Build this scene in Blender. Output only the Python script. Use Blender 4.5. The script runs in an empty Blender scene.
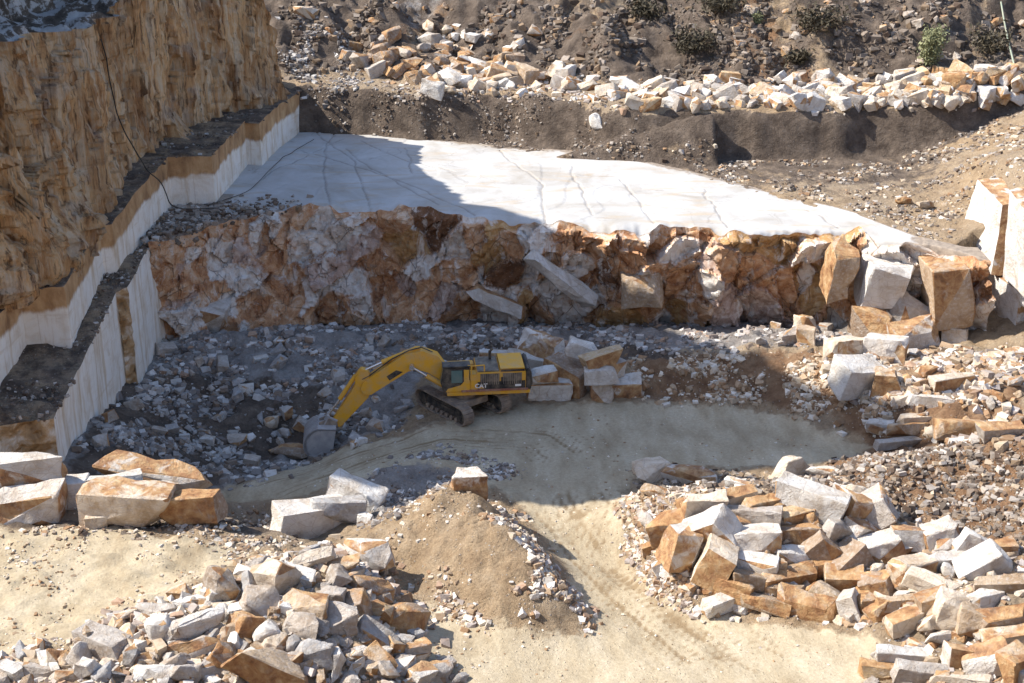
import bpy, bmesh, math, random
import numpy as np
from mathutils import Vector, Matrix, Euler
S = bpy.context.scene
COL = S.collection
R = math.radians
W_, H_ = 1024, 683
F = 1407.0
PITCH = R(22.0)
CZ = 44.0
rng = np.random.default_rng(7)
cp, sp = math.cos(PITCH), math.sin(PITCH)

# ------------------------------------------------------------------ view helpers
def ray(px, py):
    u = (np.asarray(px, float)-512)/F; v = (341.5-np.asarray(py, float))/F
    return np.stack([u, cp+v*sp, -sp+v*cp], -1)
def at(px, py, z):
    d = ray(px, py); t = (z-CZ)/d[..., 2]
    return np.array([d[..., 0]*t, d[..., 1]*t, np.full(np.shape(t), float(z))])
def atY(px, py, Y):
    d = ray(px, py); t = Y/d[..., 1]
    return np.array([d[..., 0]*t, Y, CZ+d[..., 2]*t])
def project(P):
    P = np.asarray(P, float); x = P[..., 0]; y = P[..., 1]; z = P[..., 2]-CZ
    dep = y*cp-z*sp; up = y*sp+z*cp
    return 512+F*x/dep, 341.5-F*up/dep, dep
def inpoly(px, py, poly):
    px = np.asarray(px); py = np.asarray(py); c = np.zeros(px.shape, bool); n = len(poly)
    for i in range(n):
        x0, y0 = poly[i]; x1, y1 = poly[(i+1) % n]
        if y0 == y1: continue
        m = ((y0 > py) != (y1 > py)) & (px < (x1-x0)*(py-y0)/(y1-y0)+x0)
        c ^= m
    return c

# ------------------------------------------------------------------ noise
def _h(i, j, k, s):
    n = (i*374761393+j*668265263+k*2147483647+s*974711) & 0xffffffff
    n = ((n ^ (n >> 13))*1274126177) & 0xffffffff
    n = ((n ^ (n >> 16))*2246822519) & 0xffffffff
    return ((n ^ (n >> 15)) & 0xffffff)/float(0xffffff)
def vn(x, y, z=0.0, s=0):
    x, y, z = np.broadcast_arrays(np.asarray(x, float), np.asarray(y, float), np.asarray(z, float))
    i = np.floor(x).astype(np.int64); j = np.floor(y).astype(np.int64); k = np.floor(z).astype(np.int64)
    fx = x-i; fy = y-j; fz = z-k
    fx = fx*fx*(3-2*fx); fy = fy*fy*(3-2*fy); fz = fz*fz*(3-2*fz)
    r = 0
    for a in (0, 1):
        for b in (0, 1):
            for c in (0, 1):
                w = (fx if a else 1-fx)*(fy if b else 1-fy)*(fz if c else 1-fz)
                r = r+w*_h(i+a, j+b, k+c, s)
    return r*2-1
def fbm(x, y, z=0.0, o=4, s=0, gain=.5):
    a = 1.0; r = 0
    x = np.asarray(x, float); y = np.asarray(y, float); z = np.asarray(z, float)
    for q in range(o):
        r = r+a*vn(x*2**q, y*2**q, z*2**q, s+q*17); a *= gain
    return r
def sstep(a, b, x):
    t = np.clip((np.asarray(x, float)-a)/(b-a), 0, 1); return t*t*(3-2*t)

# ------------------------------------------------------------------ scene helpers
def tag(o, label=None, cat=None, group=None, kind=None):
    if label: o['label'] = label
    if cat: o['category'] = cat
    if group: o['group'] = group
    if kind: o['kind'] = kind
    return o
def link(name, me, mats=(), parent=None):
    o = bpy.data.objects.new(name, me); COL.objects.link(o)
    if me is not None and mats:
        for m in (mats if isinstance(mats, (list, tuple)) else [mats]): me.materials.append(m)
    if parent is not None: o.parent = parent
    return o
def fast_mesh(name, V, Fa, attrs=None, smooth=True, midx=None, cols=None):
    V = np.ascontiguousarray(V, np.float32); Fa = np.ascontiguousarray(Fa, np.int32)
    me = bpy.data.meshes.new(name)
    nf, k = Fa.shape
    me.vertices.add(len(V)); me.vertices.foreach_set('co', V.ravel())
    me.loops.add(nf*k); me.loops.foreach_set('vertex_index', Fa.ravel())
    me.polygons.add(nf); me.polygons.foreach_set('loop_start', np.arange(0, nf*k, k, dtype=np.int32))
    me.update(calc_edges=True)
    me.polygons.foreach_set('use_smooth', np.full(nf, smooth))
    if midx is not None: me.polygons.foreach_set('material_index', np.asarray(midx, np.int32))
    for n, a in (attrs or {}).items():
        t = me.attributes.new(n, 'FLOAT', 'POINT'); t.data.foreach_set('value', np.ascontiguousarray(a, np.float32).ravel())
    if cols is not None:
        t = me.attributes.new('tint', 'FLOAT_COLOR', 'POINT')
        c4 = np.ones((len(V), 4), np.float32); c4[:, :3] = cols; t.data.foreach_set('color', c4.ravel())
    me.update(); me.validate()
    return me
def grid_faces(nu, nv, flip=False):
    i = np.arange(nu-1)[:, None]; j = np.arange(nv-1)[None, :]
    a = i*nv+j
    f = np.stack([a, a+nv, a+nv+1, a+1], -1).reshape(-1, 4)
    return f[:, ::-1] if flip else f

# ------------------------------------------------------------------ materials
class NT:
    def __init__(s, name, disp=False):
        s.m = bpy.data.materials.new(name); s.m.use_nodes = True
        s.t = s.m.node_tree; s.n = s.t.nodes; s.l = s.t.links
        s.b = s.n['Principled BSDF']; s.b.inputs['Roughness'].default_value = .85
        s.b.inputs['Specular IOR Level'].default_value = .25
    def new(s, t, **k):
        n = s.n.new(t)
        for a, v in k.items(): setattr(n, a, v)
        return n
    def put(s, sock, v):
        if isinstance(v, bpy.types.NodeSocket): s.l.new(v, sock)
        elif isinstance(v, (tuple, list)) and len(v) == 3 and sock.type == 'RGBA': sock.default_value = (*v, 1)
        else: sock.default_value = v
    def noise(s, vec, scale, detail=5, rough=.55, dist=0.0, out='Fac'):
        n = s.new('ShaderNodeTexNoise'); s.put(n.inputs['Vector'], vec); n.inputs['Scale'].default_value = scale
        n.inputs['Detail'].default_value = detail; n.inputs['Roughness'].default_value = rough; n.inputs['Distortion'].default_value = dist
        return n.outputs[out]
    def voro(s, vec, scale, feature='F1', out='Distance', rand=1.0):
        n = s.new('ShaderNodeTexVoronoi', feature=feature); s.put(n.inputs['Vector'], vec); n.inputs['Scale'].default_value = scale
        n.inputs['Randomness'].default_value = rand
        return n.outputs[out]
    def math(s, op, a, b=0.0, c=0.0, clamp=False):
        n = s.new('ShaderNodeMath', operation=op, use_clamp=clamp)
        s.put(n.inputs[0], a); s.put(n.inputs[1], b); s.put(n.inputs[2], c); return n.outputs[0]
    def step(s, v, lo, hi, a=0.0, b=1.0):
        n = s.new('ShaderNodeMapRange', interpolation_type='SMOOTHSTEP')
        s.put(n.inputs['Value'], v); n.inputs['From Min'].default_value = lo; n.inputs['From Max'].default_value = hi
        n.inputs['To Min'].default_value = a; n.inputs['To Max'].default_value = b; return n.outputs['Result']
    def mix(s, f, a, b, mode='MIX'):
        n = s.new('ShaderNodeMix', data_type='RGBA', blend_type=mode)
        s.put(n.inputs[0], f); s.put(n.inputs[6], a); s.put(n.inputs[7], b); return n.outputs[2]
    def ramp(s, v, stops):
        n = s.new('ShaderNodeValToRGB'); e = n.color_ramp.elements
        while len(e) < len(stops): e.new(.5)
        for q, (p, c) in zip(e, stops): q.position = p; q.color = (*c, 1)
        s.put(n.inputs[0], v); return n.outputs[0]
    def attr(s, name, out='Fac'):
        n = s.new('ShaderNodeAttribute', attribute_name=name); return n.outputs[out]
    def coord(s, which='Object'): return s.new('ShaderNodeTexCoord').outputs[which]
    def mapv(s, vec, scale=(1, 1, 1), loc=(0, 0, 0), rot=(0, 0, 0)):
        n = s.new('ShaderNodeMapping'); s.put(n.inputs['Vector'], vec)
        n.inputs['Scale'].default_value = scale; n.inputs['Location'].default_value = loc; n.inputs['Rotation'].default_value = rot
        return n.outputs[0]
    def bump(s, h, dist=.1, strength=1.0, prev=None):
        n = s.new('ShaderNodeBump'); s.put(n.inputs['Height'], h); n.inputs['Distance'].default_value = dist
        n.inputs['Strength'].default_value = strength
        if prev is not None: s.l.new(prev, n.inputs['Normal'])
        return n.outputs[0]
    def done(s, col, normal=None, rough=None):
        s.put(s.b.inputs['Base Color'], col)
        if normal is not None: s.l.new(normal, s.b.inputs['Normal'])
        if rough is not None: s.put(s.b.inputs['Roughness'], rough)
        return s.m

RUST = [(0.28, (.15, .075, .038)), (.43, (.34, .17, .075)), (.55, (.47, .28, .13)), (.70, (.62, .46, .28))]
def marble_mat(mixed=False):
    k = NT('marble_mixed' if mixed else 'marble')
    oi = k.new('ShaderNodeObjectInfo')
    off = k.new('ShaderNodeVectorMath', operation='SCALE'); off.inputs[0].default_value = (37, 61, 23); k.l.new(oi.outputs['Random'], off.inputs['Scale'])
    add = k.new('ShaderNodeVectorMath', operation='ADD'); k.l.new(k.coord(), add.inputs[0]); k.l.new(off.outputs[0], add.inputs[1])
    v = add.outputs[0]
    oc = k.attr('tint', 'Color') if mixed else oi.outputs['Color']
    n1 = k.noise(v, .9, 6, .6, .6); n2 = k.noise(v, .55, 7, .62, .8); n3 = k.noise(v, 4.0, 6, .65)
    base = k.mix(k.step(n2, .38, .68), oc, k.mix(.8, oc, (.60, .50, .40), 'MULTIPLY'))
    base = k.mix(k.step(n3, .42, .75, 0, .4), base, (.74, .72, .69))
    veins = k.voro(k.mapv(v, (1, 1, 1.8)), .9, 'DISTANCE_TO_EDGE')
    base = k.mix(k.step(veins, .0, .03, .45, 0), base, (.36, .27, .20))
    st = k.math('ADD', k.attr('stain'), k.math('MULTIPLY', k.math('SUBTRACT', n1, .5), 1.9))
    f = k.step(st, .42, .72, 0, .95)
    rust = k.ramp(k.noise(v, 1.3, 7, .66, .4), RUST)
    col = k.mix(f, base, rust)
    col = k.mix(k.step(k.noise(v, 2.3, 4, .5), .55, .75, 0, .35), col, (.42, .33, .24))
    b = k.bump(k.noise(v, 1.7, 9, .72, .3), .38, .85)
    b = k.bump(k.noise(v, 9, 5, .65), .06, .7, b)
    return k.done(col, b, .82)
def tint_mat():
    k = NT('loose_stone'); v = k.coord()
    c = k.attr('tint', 'Color')
    n = k.noise(v, 3.5, 5, .65)
    col = k.mix(k.step(n, .45, .7, 0, .55), c, k.mix(1.0, c, (.62, .5, .4), 'MULTIPLY'))
    return k.done(col, k.bump(k.noise(v, 9, 4, .6), .05, .6), .88)
def ground_mat(name='soil_ground'):
    k = NT(name); v = k.coord()
    big = k.noise(v, .11, 6, .6); mid = k.noise(v, .7, 7, .62); fine = k.noise(v, 5, 6, .7)
    soil = k.ramp(mid, [(.25, (.24, .165, .10)), (.5, (.40, .29, .18)), (.75, (.52, .40, .27))])
    soil = k.mix(k.step(big, .4, .65, 0, .5), soil, (.36, .30, .23))
    road = k.ramp(k.noise(k.mapv(v, (1, .35, 1), rot=(0, 0, .25)), .55, 7, .62), [(.28, (.30, .235, .15)), (.5, (.43, .36, .25)), (.72, (.52, .45, .335))])
    grey = k.ramp(mid, [(.3, (.20, .175, .16)), (.5, (.33, .30, .275)), (.7, (.44, .41, .385))])
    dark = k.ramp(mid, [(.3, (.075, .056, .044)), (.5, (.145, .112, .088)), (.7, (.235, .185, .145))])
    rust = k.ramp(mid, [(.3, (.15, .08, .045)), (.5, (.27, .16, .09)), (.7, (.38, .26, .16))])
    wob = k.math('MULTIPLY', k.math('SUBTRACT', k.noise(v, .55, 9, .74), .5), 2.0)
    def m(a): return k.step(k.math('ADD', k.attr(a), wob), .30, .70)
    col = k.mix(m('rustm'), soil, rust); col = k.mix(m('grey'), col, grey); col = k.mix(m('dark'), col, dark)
    peb = k.voro(v, 4.2, 'F1', 'Color'); pebd = k.voro(v, 4.2, 'F1')
    sepr = k.new('ShaderNodeSeparateColor'); k.l.new(peb, sepr.inputs[0])
    pmask = k.math('MULTIPLY', k.step(sepr.outputs[0], .62, .7), k.step(pebd, .10, .30, 1, 0))
    pcol = k.ramp(sepr.outputs[1], [(.1, (.55, .5, .45)), (.5, (.40, .32, .24)), (.8, (.66, .63, .6)), (.95, (.34, .19, .1))])
    rd = m('road')
    col = k.mix(k.math('MULTIPLY', pmask, k.math('MULTIPLY', k.step(rd, 0, 1, .85, .0), k.step(k.attr('dark'), .4, .8, 1, .35))), col, pcol)
    col = k.mix(rd, col, road)
    col = k.mix(k.step(fine, .35, .7, .5, 0), col, k.mix(1.0, col, (.62, .58, .54), 'MULTIPLY'))
    trk = k.attr('track'); tr = k.step(k.math('ADD', trk, k.math('MULTIPLY', k.math('SUBTRACT', mid, .5), .9)), .18, .6, 0, .95)
    col = k.mix(tr, col, (.23, .165, .095))
    h1 = k.noise(v, 1.6, 8, .72); h2 = k.noise(v, 7, 5, .65)
    amt = k.step(rd, 0, 1, 1.0, .16)
    b = k.bump(k.math('MULTIPLY', k.math('SUBTRACT', h1, .5), amt), .6, .9)
    b = k.bump(k.math('MULTIPLY', k.math('SUBTRACT', k.math('ADD', h2, k.math('MULTIPLY', pmask, .8)), .5), k.step(rd, 0, 1, 1.0, .45)), .11, .8, b)
    return k.done(col, b, .95)
def face_mat():
    k = NT('stained_rock'); v = k.coord()
    n1 = k.noise(v, .45, 8, .66, .8); n2 = k.noise(v, 1.2, 8, .68, .5)
    white = k.ramp(n2, [(.32, (.42, .29, .20)), (.43, (.64, .55, .47)), (.58, (.76, .72, .67))])
    rust = k.ramp(k.noise(v, .8, 8, .7, .6), [(.30, (.17, .07, .035)), (.41, (.40, .19, .09)), (.52, (.56, .32, .17)), (.66, (.70, .54, .40))])
    pink = k.ramp(n2, [(.3, (.30, .185, .135)), (.5, (.50, .36, .29)), (.68, (.66, .57, .51))])
    och = k.ramp(n2, [(.3, (.28, .14, .05)), (.5, (.47, .27, .11)), (.7, (.60, .45, .27))])
    wob = k.math('ADD', k.math('MULTIPLY', k.math('SUBTRACT', n1, .5), 2.6), k.math('MULTIPLY', k.math('SUBTRACT', k.noise(v, 2.6, 8, .74), .5), 1.5))
    def m(a): return k.step(k.math('ADD', k.attr(a), wob), .25, .80)
    col = k.mix(m('pinkm'), rust, pink); col = k.mix(m('ochre'), col, och); col = k.mix(m('whitem'), col, white)
    col = k.mix(m('dark'), col, k.ramp(n2, [(.3, (.10, .05, .028)), (.6, (.24, .12, .06))]))
    ws = k.noise(k.mapv(v, (1.0, 1.0, .35), rot=(.0, .55, 0)), .8, 9, .72, .5)
    col = k.mix(k.step(ws, .54, .64, 0, .85), col, white)
    col = k.mix(k.step(k.noise(k.mapv(v, (1, 1, .22)), 1.5, 8, .7, .2), .57, .68, 0, .7), col, (.30, .14, .06))
    cr = k.voro(k.mix(.12, k.mapv(v, (1, 1, .75)), k.noise(v, 1.1, 4, .6, 0, 'Color'), 'ADD'), .55, 'DISTANCE_TO_EDGE')
    col = k.mix(k.math('MULTIPLY', k.step(cr, 0, .04, .7, 0), k.step(k.noise(v, .4, 3), .45, .6)), col, (.10, .06, .04))
    col = k.mix(k.step(k.noise(v, 5.5, 6, .7), .56, .72, 0, .5), col, (.66, .60, .55))
    b = k.bump(k.noise(v, 2.2, 9, .74), .16, .9)
    b = k.bump(k.noise(k.mapv(v, (1, 1, .5)), 6, 6, .72), .10, .9, b)
    return k.done(col, b, .85)
def slab_mat():
    k = NT('marble_bench'); v = k.coord()
    n = k.noise(v, .22, 7, .62, .5); n2 = k.noise(v, 2.2, 7, .66)
    col = k.ramp(n, [(.3, (.34, .31, .27)), (.5, (.43, .42, .405)), (.66, (.49, .487, .478))])
    st = k.noise(k.mapv(v, (.35, 1.4, 1), rot=(0, 0, -.25)), .5, 8, .68, .6)
    col = k.mix(k.step(st, .52, .66, 0, .7), col, (.42, .34, .25))
    col = k.mix(k.step(n2, .5, .72, 0, .3), col, (.36, .33, .29))
    wv = k.mix(1.0, v, k.mix(1.0, k.noise(v, .22, 7, .66, 0, 'Color'), (3.2, 3.2, 0), 'MULTIPLY'), 'ADD')
    c1 = k.voro(k.mapv(wv, (.5, 1, 1), rot=(0, 0, .5)), .17, 'DISTANCE_TO_EDGE'); c2 = k.voro(k.mapv(wv, (1, .45, 1), rot=(0, 0, .2)), .2, 'DISTANCE_TO_EDGE')
    crk = k.math('MAXIMUM', k.step(c1, 0, .014, 1, 0), k.math('MULTIPLY', k.step(c2, 0, .01, 1, 0), k.step(k.noise(v, .09, 3), .45, .55)))
    col = k.mix(k.math('MULTIPLY', crk, k.step(k.noise(v, .16, 4), .45, .65, .0, .3)), col, (.15, .12, .095))
    col = k.mix(k.math('MULTIPLY', k.attr('joint'), k.step(k.noise(v, .7, 4), .3, .55, .1, .7)), col, (.22, .19, .165))
    dirt = k.step(k.math('ADD', k.attr('dirt'), k.math('MULTIPLY', k.math('SUBTRACT', k.noise(v, .8, 8, .72), .5), 1.7)), .55, .8, 0, .9)
    col = k.mix(dirt, col, k.ramp(n2, [(.3, (.13, .10, .08)), (.7, (.36, .29, .22))]))
    return k.done(col, k.bump(k.noise(v, 1.1, 8, .68), .09, .6), .7)
def sawn_mat():
    k = NT('sawn_marble'); v = k.coord()
    z = k.attr('below'); sx = k.attr('along')
    n = k.noise(k.mapv(v, (1, 1, .12)), 1.1, 7, .66, .2); n2 = k.noise(v, .7, 7, .65, .4)
    white = k.ramp(n2, [(.3, (.66, .57, .46)), (.5, (.79, .74, .66)), (.7, (.82, .79, .74))])
    white = k.mix(k.step(n, .48, .66, 0, .75), white, (.55, .41, .26))
    lay = k.noise(k.mapv(v, (.12, .12, 1.4)), 1.6, 6, .62)
    white = k.mix(k.step(lay, .57, .68, 0, .45), white, (.60, .48, .34))
    brown = k.ramp(k.noise(k.mapv(v, (.6, .6, .35)), 1.0, 8, .68, .3), [(.3, (.19, .10, .05)), (.5, (.42, .25, .12)), (.68, (.58, .39, .21))])
    bz = k.math('ADD', z, k.math('MULTIPLY', k.math('SUBTRACT', k.noise(k.mapv(v, (1, 1, .2)), .55, 6, .65), .5), 1.6))
    col = k.mix(k.step(bz, 1.35, 1.75, 1, 0), white, brown)
    col = k.mix(k.step(k.attr('rough'), .4, .6), col, k.ramp(n2, [(.3, (.14, .075, .035)), (.5, (.40, .25, .12)), (.66, (.64, .56, .46))]))
    drl = k.math('PINGPONG', k.math('MULTIPLY', sx, 1.0), 1.1)
    col = k.mix(k.step(drl, .0, .05, .35, 0), col, (.40, .27, .15))
    return k.done(col, k.bump(k.noise(v, 1.6, 7, .65), .12, .6), .75)
def cliff_mat():
    k = NT('weathered_cliff'); v = k.coord()
    n1 = k.noise(k.mapv(v, (1, 1, .16)), .75, 9, .70, .5); n2 = k.noise(v, .35, 8, .66, .5); n3 = k.noise(k.mapv(v, (1, 1, .10)), 2.2, 7, .7, .2)
    col = k.ramp(n1, [(.31, (.17, .085, .04)), (.42, (.58, .31, .135)), (.52, (.76, .48, .24)), (.63, (.82, .66, .46))])
    col = k.mix(k.step(n2, .52, .68, 0, .7), col, k.ramp(n3, [(.35, (.20, .155, .125)), (.6, (.58, .50, .43))]))
    col = k.mix(k.step(n3, .53, .64, 0, .7), col, (.70, .55, .38))
    col = k.mix(k.step(n3, .36, .49, .85, 0), col, (.13, .07, .038))
    big = k.noise(k.mapv(v, (1, 1, .3)), .16, 5, .6, .4)
    col = k.mix(k.step(big, .46, .60, 0, .55), col, k.mix(1.0, col, (.50, .42, .38), 'MULTIPLY'))
    col = k.mix(k.step(k.noise(k.mapv(v, (1, 1, .05)), 1.0, 6, .65, .15), .54, .63, 0, .55), col, (.78, .64, .47))
    lay = k.noise(k.mapv(v, (.15, .15, 1.3), rot=(.12, .1, 0)), .9, 6, .6)
    col = k.mix(k.step(lay, .58, .68, 0, .4), col, (.24, .13, .06))
    up = k.new('ShaderNodeSeparateXYZ'); g = k.new('ShaderNodeNewGeometry'); k.l.new(g.outputs['Normal'], up.inputs[0])
    led = k.step(k.attr('ledge'), .3, .7)
    col = k.mix(led, col, k.ramp(k.noise(k.mapv(v, (1, .6, 1)), .6, 8, .70), [(.38, (.10, .08, .064)), (.50, (.20, .16, .125)), (.53, (.62, .60, .58)), (.75, (.70, .69, .68))]))
    b = k.bump(k.noise(k.mapv(v, (1, 1, .35)), 1.4, 10, .75), .8, 1.0)
    b = k.bump(k.noise(k.mapv(v, (1, 1, .2)), 4, 6, .7), .25, .9, b)
    return k.done(col, b, .9)
def paint(name, c, rough=.45, dust=.35, dustcol=(.42, .34, .24), metal=0):
    k = NT(name); v = k.coord()
    n = k.noise(v, 1.4, 7, .68); n2 = k.noise(v, 7, 5, .65)
    col = k.mix(k.step(n, .35, .75, 0, dust*1.5), c, dustcol)
    col = k.mix(k.step(n2, .58, .75, 0, dust), col, tuple(x*.45 for x in c))
    k.b.inputs['Metallic'].default_value = metal
    return k.done(col, k.bump(n2, .01, .5), rough)
M = dict(marble=marble_mat(), marble_mixed=marble_mat(True), loose=tint_mat(), ground=ground_mat(), face=face_mat(), slab=slab_mat(), sawn=sawn_mat(), cliff=cliff_mat())
M['yellow'] = paint('machine_yellow', (.70, .36, .03), .55, .36)
M['black'] = paint('machine_black', (.022, .022, .024), .5, .25)
M['steel'] = paint('worn_steel', (.33, .31, .30), .55, .5, (.50, .46, .42))
M['shoe'] = paint('track_steel', (.20, .16, .13), .65, .6, (.42, .33, .24))
M['chrome'] = paint('piston_chrome', (.62, .60, .58), .25, .15, metal=.8)
M['redbrown'] = paint('walkway_red', (.26, .085, .05), .7, .4)
M['glass'] = paint('cab_glass', (.10, .17, .16), .08, .12); M['glass'].node_tree.nodes['Principled BSDF'].inputs['Specular IOR Level'].default_value = .6
M['whitepaint'] = paint('white_lettering', (.80, .78, .74), .5, .1)
M['grille'] = paint('grille_metal', (.10, .085, .07), .6, .45)
M['cable'] = paint('cable_rubber', (.02, .02, .02), .6, .1)
M['pipe'] = paint('pipe_plastic', (.26, .32, .25), .6, .4)
def leaf_mat(name, a, b):
    k = NT(name); v = k.coord()
    return k.done(k.mix(k.noise(v, 3, 4, .6), a, b), None, .7)
M['leaf'] = leaf_mat('olive_leaf', (.13, .14, .06), (.32, .32, .18))
M['darkleaf'] = leaf_mat('dry_scrub', (.03, .028, .018), (.10, .08, .05))
M['stem'] = leaf_mat('twig_bark', (.10, .07, .045), (.18, .13, .09))

# ------------------------------------------------------------------ pit ground
CP = []
for px, py, z in [
    (170,350,.6),(230,340,1.2),(300,330,1.2),(400,321,1.4),(500,321,1.4),(600,326,.8),(700,331,1),(780,334,1.4),(860,338,2),(940,345,2.6),(1000,360,3),
    (150,365,.3),(230,362,.3),(350,350,.6),(430,350,.4),(300,370,-.2),(520,350,.3),(600,350,.3),
    (640,402,0),(560,402,0),(480,412,0),(440,405,0),(430,425,0),(560,440,0),(650,440,0),(740,440,0),(820,447,.1),(560,478,.1),(640,480,.2),(700,470,.1),(770,465,.1),
    (645,362,1.6),(690,360,2.1),(760,359,2.4),(830,362,2.9),(640,392,.3),(680,398,.2),(760,403,.2),(810,420,.3),(850,435,.4),(880,448,.5),
    (880,370,3.1),(950,372,3.3),(1015,375,3.4),(880,405,2.4),(950,410,2.8),(1010,410,3),(880,432,1.2),(950,440,1.8),(1015,440,2.6),
    (330,432,-2.0),(260,435,-1.9),(230,405,-1.1),(200,455,-1.4),(150,430,.3),(120,395,.7),(160,400,0),(250,395,-.7),(340,400,-.9),(385,400,-.5),
    (450,432,0),(400,446,-.1),(340,466,-.3),(280,482,-.4),(225,497,-.5),(300,470,-1.2),(345,450,-.9),(395,430,-.4),
    (390,470,.6),(440,460,.8),(490,468,.5),(400,498,1.0),(355,500,.4),
    (300,536,.9),(350,525,.9),(375,520,1.2),
    (20,520,3),(100,520,3),(200,520,3),(265,535,2.4),(20,560,3),(120,560,3),(200,572,3),(20,620,3),(100,605,3),(250,560,2.9),
    (345,556,3.9),(290,566,4.6),(230,588,4.8),(330,592,4.6),(385,590,3.2),(398,630,2.6),(170,612,4.2),(110,645,3.8),(250,640,4.3),(330,640,4.0),(430,655,2.0),(460,678,1.6),
    (60,662,3.6),(10,668,3.4),(200,682,3.8),(300,682,3.6),(390,680,2.4),
    (420,620,1.8),(460,645,1.7),(400,585,2.2),(480,680,1.7),(395,572,2.2),(470,620,1.8),(540,640,1.6),(582,630,1.4),(572,592,1.1),(548,552,.9),(525,517,.6),(510,492,.4),
    (560,510,.3),(600,540,.6),(600,580,.9),(640,600,1),(620,640,1.2),(700,650,1.3),(800,650,1.5),(750,682,1.5),(600,682,1.5),(850,645,1.6),
    (620,500,.5),(628,540,.7),(645,570,.9),(655,592,1.1),(690,612,1.15),(740,622,1.2),(820,630,1.4),(870,655,1.6),
    (900,600,3.0),(960,590,4.0),(1010,570,4.6),(1010,620,4.2),(950,640,3.0),(905,650,2.1),(960,680,2.9),(1015,675,3.4)]:
    CP.append(at(px, py, z))
for px, py, Y in [(300,458,93.5),(325,456,93.2),(430,490,74),(470,503,71.5),(500,530,69),(540,580,66),(645,490,77),(690,498,73.5),(740,496,73.5),(800,492,74),(850,508,72.5),
    (680,550,69.3),(750,560,68.8),(820,560,69.3),(750,598,66.4),(820,600,66.8),(880,560,69.5),(930,540,71),(1000,450,76.5),(1020,445,76.5),(900,462,77),(860,476,76.5),(820,482,76),(950,500,74)]:
    CP.append(atY(px, py, Y))
CP += [np.array(q, float) for q in [(-28.5,107,.3),(-29,98,.8),(-29,88,2.4),(-29,81,2.8),(-24,80,1.0),(-30,77,2.8),(-22,79,-.3),(-15,76,.2),(-38,75,3),(-38,95,3),(-60,60,4),(-60,90,4),(-60,120,4),
    (-25,125,2),(0,125,2),(25,122,3),(60,70,7),(60,90,8),(60,110,9),(46,84,4.5),(46,70,5),(45,100,5),(0,50,2.6),(-30,50,3.6),(30,50,3.4),(60,50,5),(-60,50,4),
    (12,86,.2),(20,87,.3),(28,88,1),(-6,79,.6),(-10,74,1.2),(10,80,.4),(16,80,1)]]
CP = np.array(CP)
def tps_fit(P, lam=.05):
    n = len(P); d = np.hypot(P[:, None, 0]-P[None, :, 0], P[:, None, 1]-P[None, :, 1])/30
    K = np.where(d > 0, d*d*np.log(d+1e-12), 0)+np.eye(n)*lam*.02
    A = np.zeros((n+3, n+3)); A[:n, :n] = K; A[:n, n] = 1; A[:n, n+1:n+3] = P[:, :2]/30; A[n:, :n] = A[:n, n:].T
    return np.linalg.solve(A, np.r_[P[:, 2], 0, 0, 0])
TW = tps_fit(CP)
def tps(x, y):
    sh = x.shape; x = x.ravel(); y = y.ravel(); out = np.empty(len(x))
    for a in range(0, len(x), 20000):
        X = x[a:a+20000]; Y = y[a:a+20000]
        d = np.hypot(X[:, None]-CP[None, :, 0], Y[:, None]-CP[None, :, 1])/30
        out[a:a+20000] = np.where(d > 0, d*d*np.log(d+1e-12), 0) @ TW[:-3]+TW[-3]+TW[-2]*X/30+TW[-1]*Y/30
    return out.reshape(sh)
# masks painted over the pit in plan, from outlines found on the photograph
ROAD = [[(218,505),(215,492),(330,455),(450,422),(520,405),(640,402),(760,408),(880,450),(830,462),(760,468),(640,470),(622,500),(628,560),(668,602),(720,618),(800,628),(885,640),(895,660),(870,690),(380,690),(395,610),(400,590),(470,618),(560,640),(588,632),(560,560),(520,505),(480,478),(420,462),(350,480),(290,500)],
        [(-20,530),(100,528),(240,545),(250,560),(180,590),(120,620),(60,650),(-20,660)]]
GREY = [[(130,322),(560,312),(860,330),(860,345),(640,350),(520,365),(420,372),(400,425),(330,455),(290,470),(215,490),(60,480),(60,400)],[(360,470),(450,450),(500,470),(470,490),(430,490),(380,520),(360,515)],
        [(0,0),(1,0),(1,1)]]
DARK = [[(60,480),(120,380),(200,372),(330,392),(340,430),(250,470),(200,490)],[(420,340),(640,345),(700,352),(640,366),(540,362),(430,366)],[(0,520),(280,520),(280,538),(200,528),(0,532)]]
RUSTP = [[(630,352),(860,356),(900,400),(880,445),(830,420),(760,404),(640,398)],[(860,360),(1024,360),(1024,440),(880,440)],[(840,450),(1030,430),(1030,560),(900,530),(860,500),(800,490)]]
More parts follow.
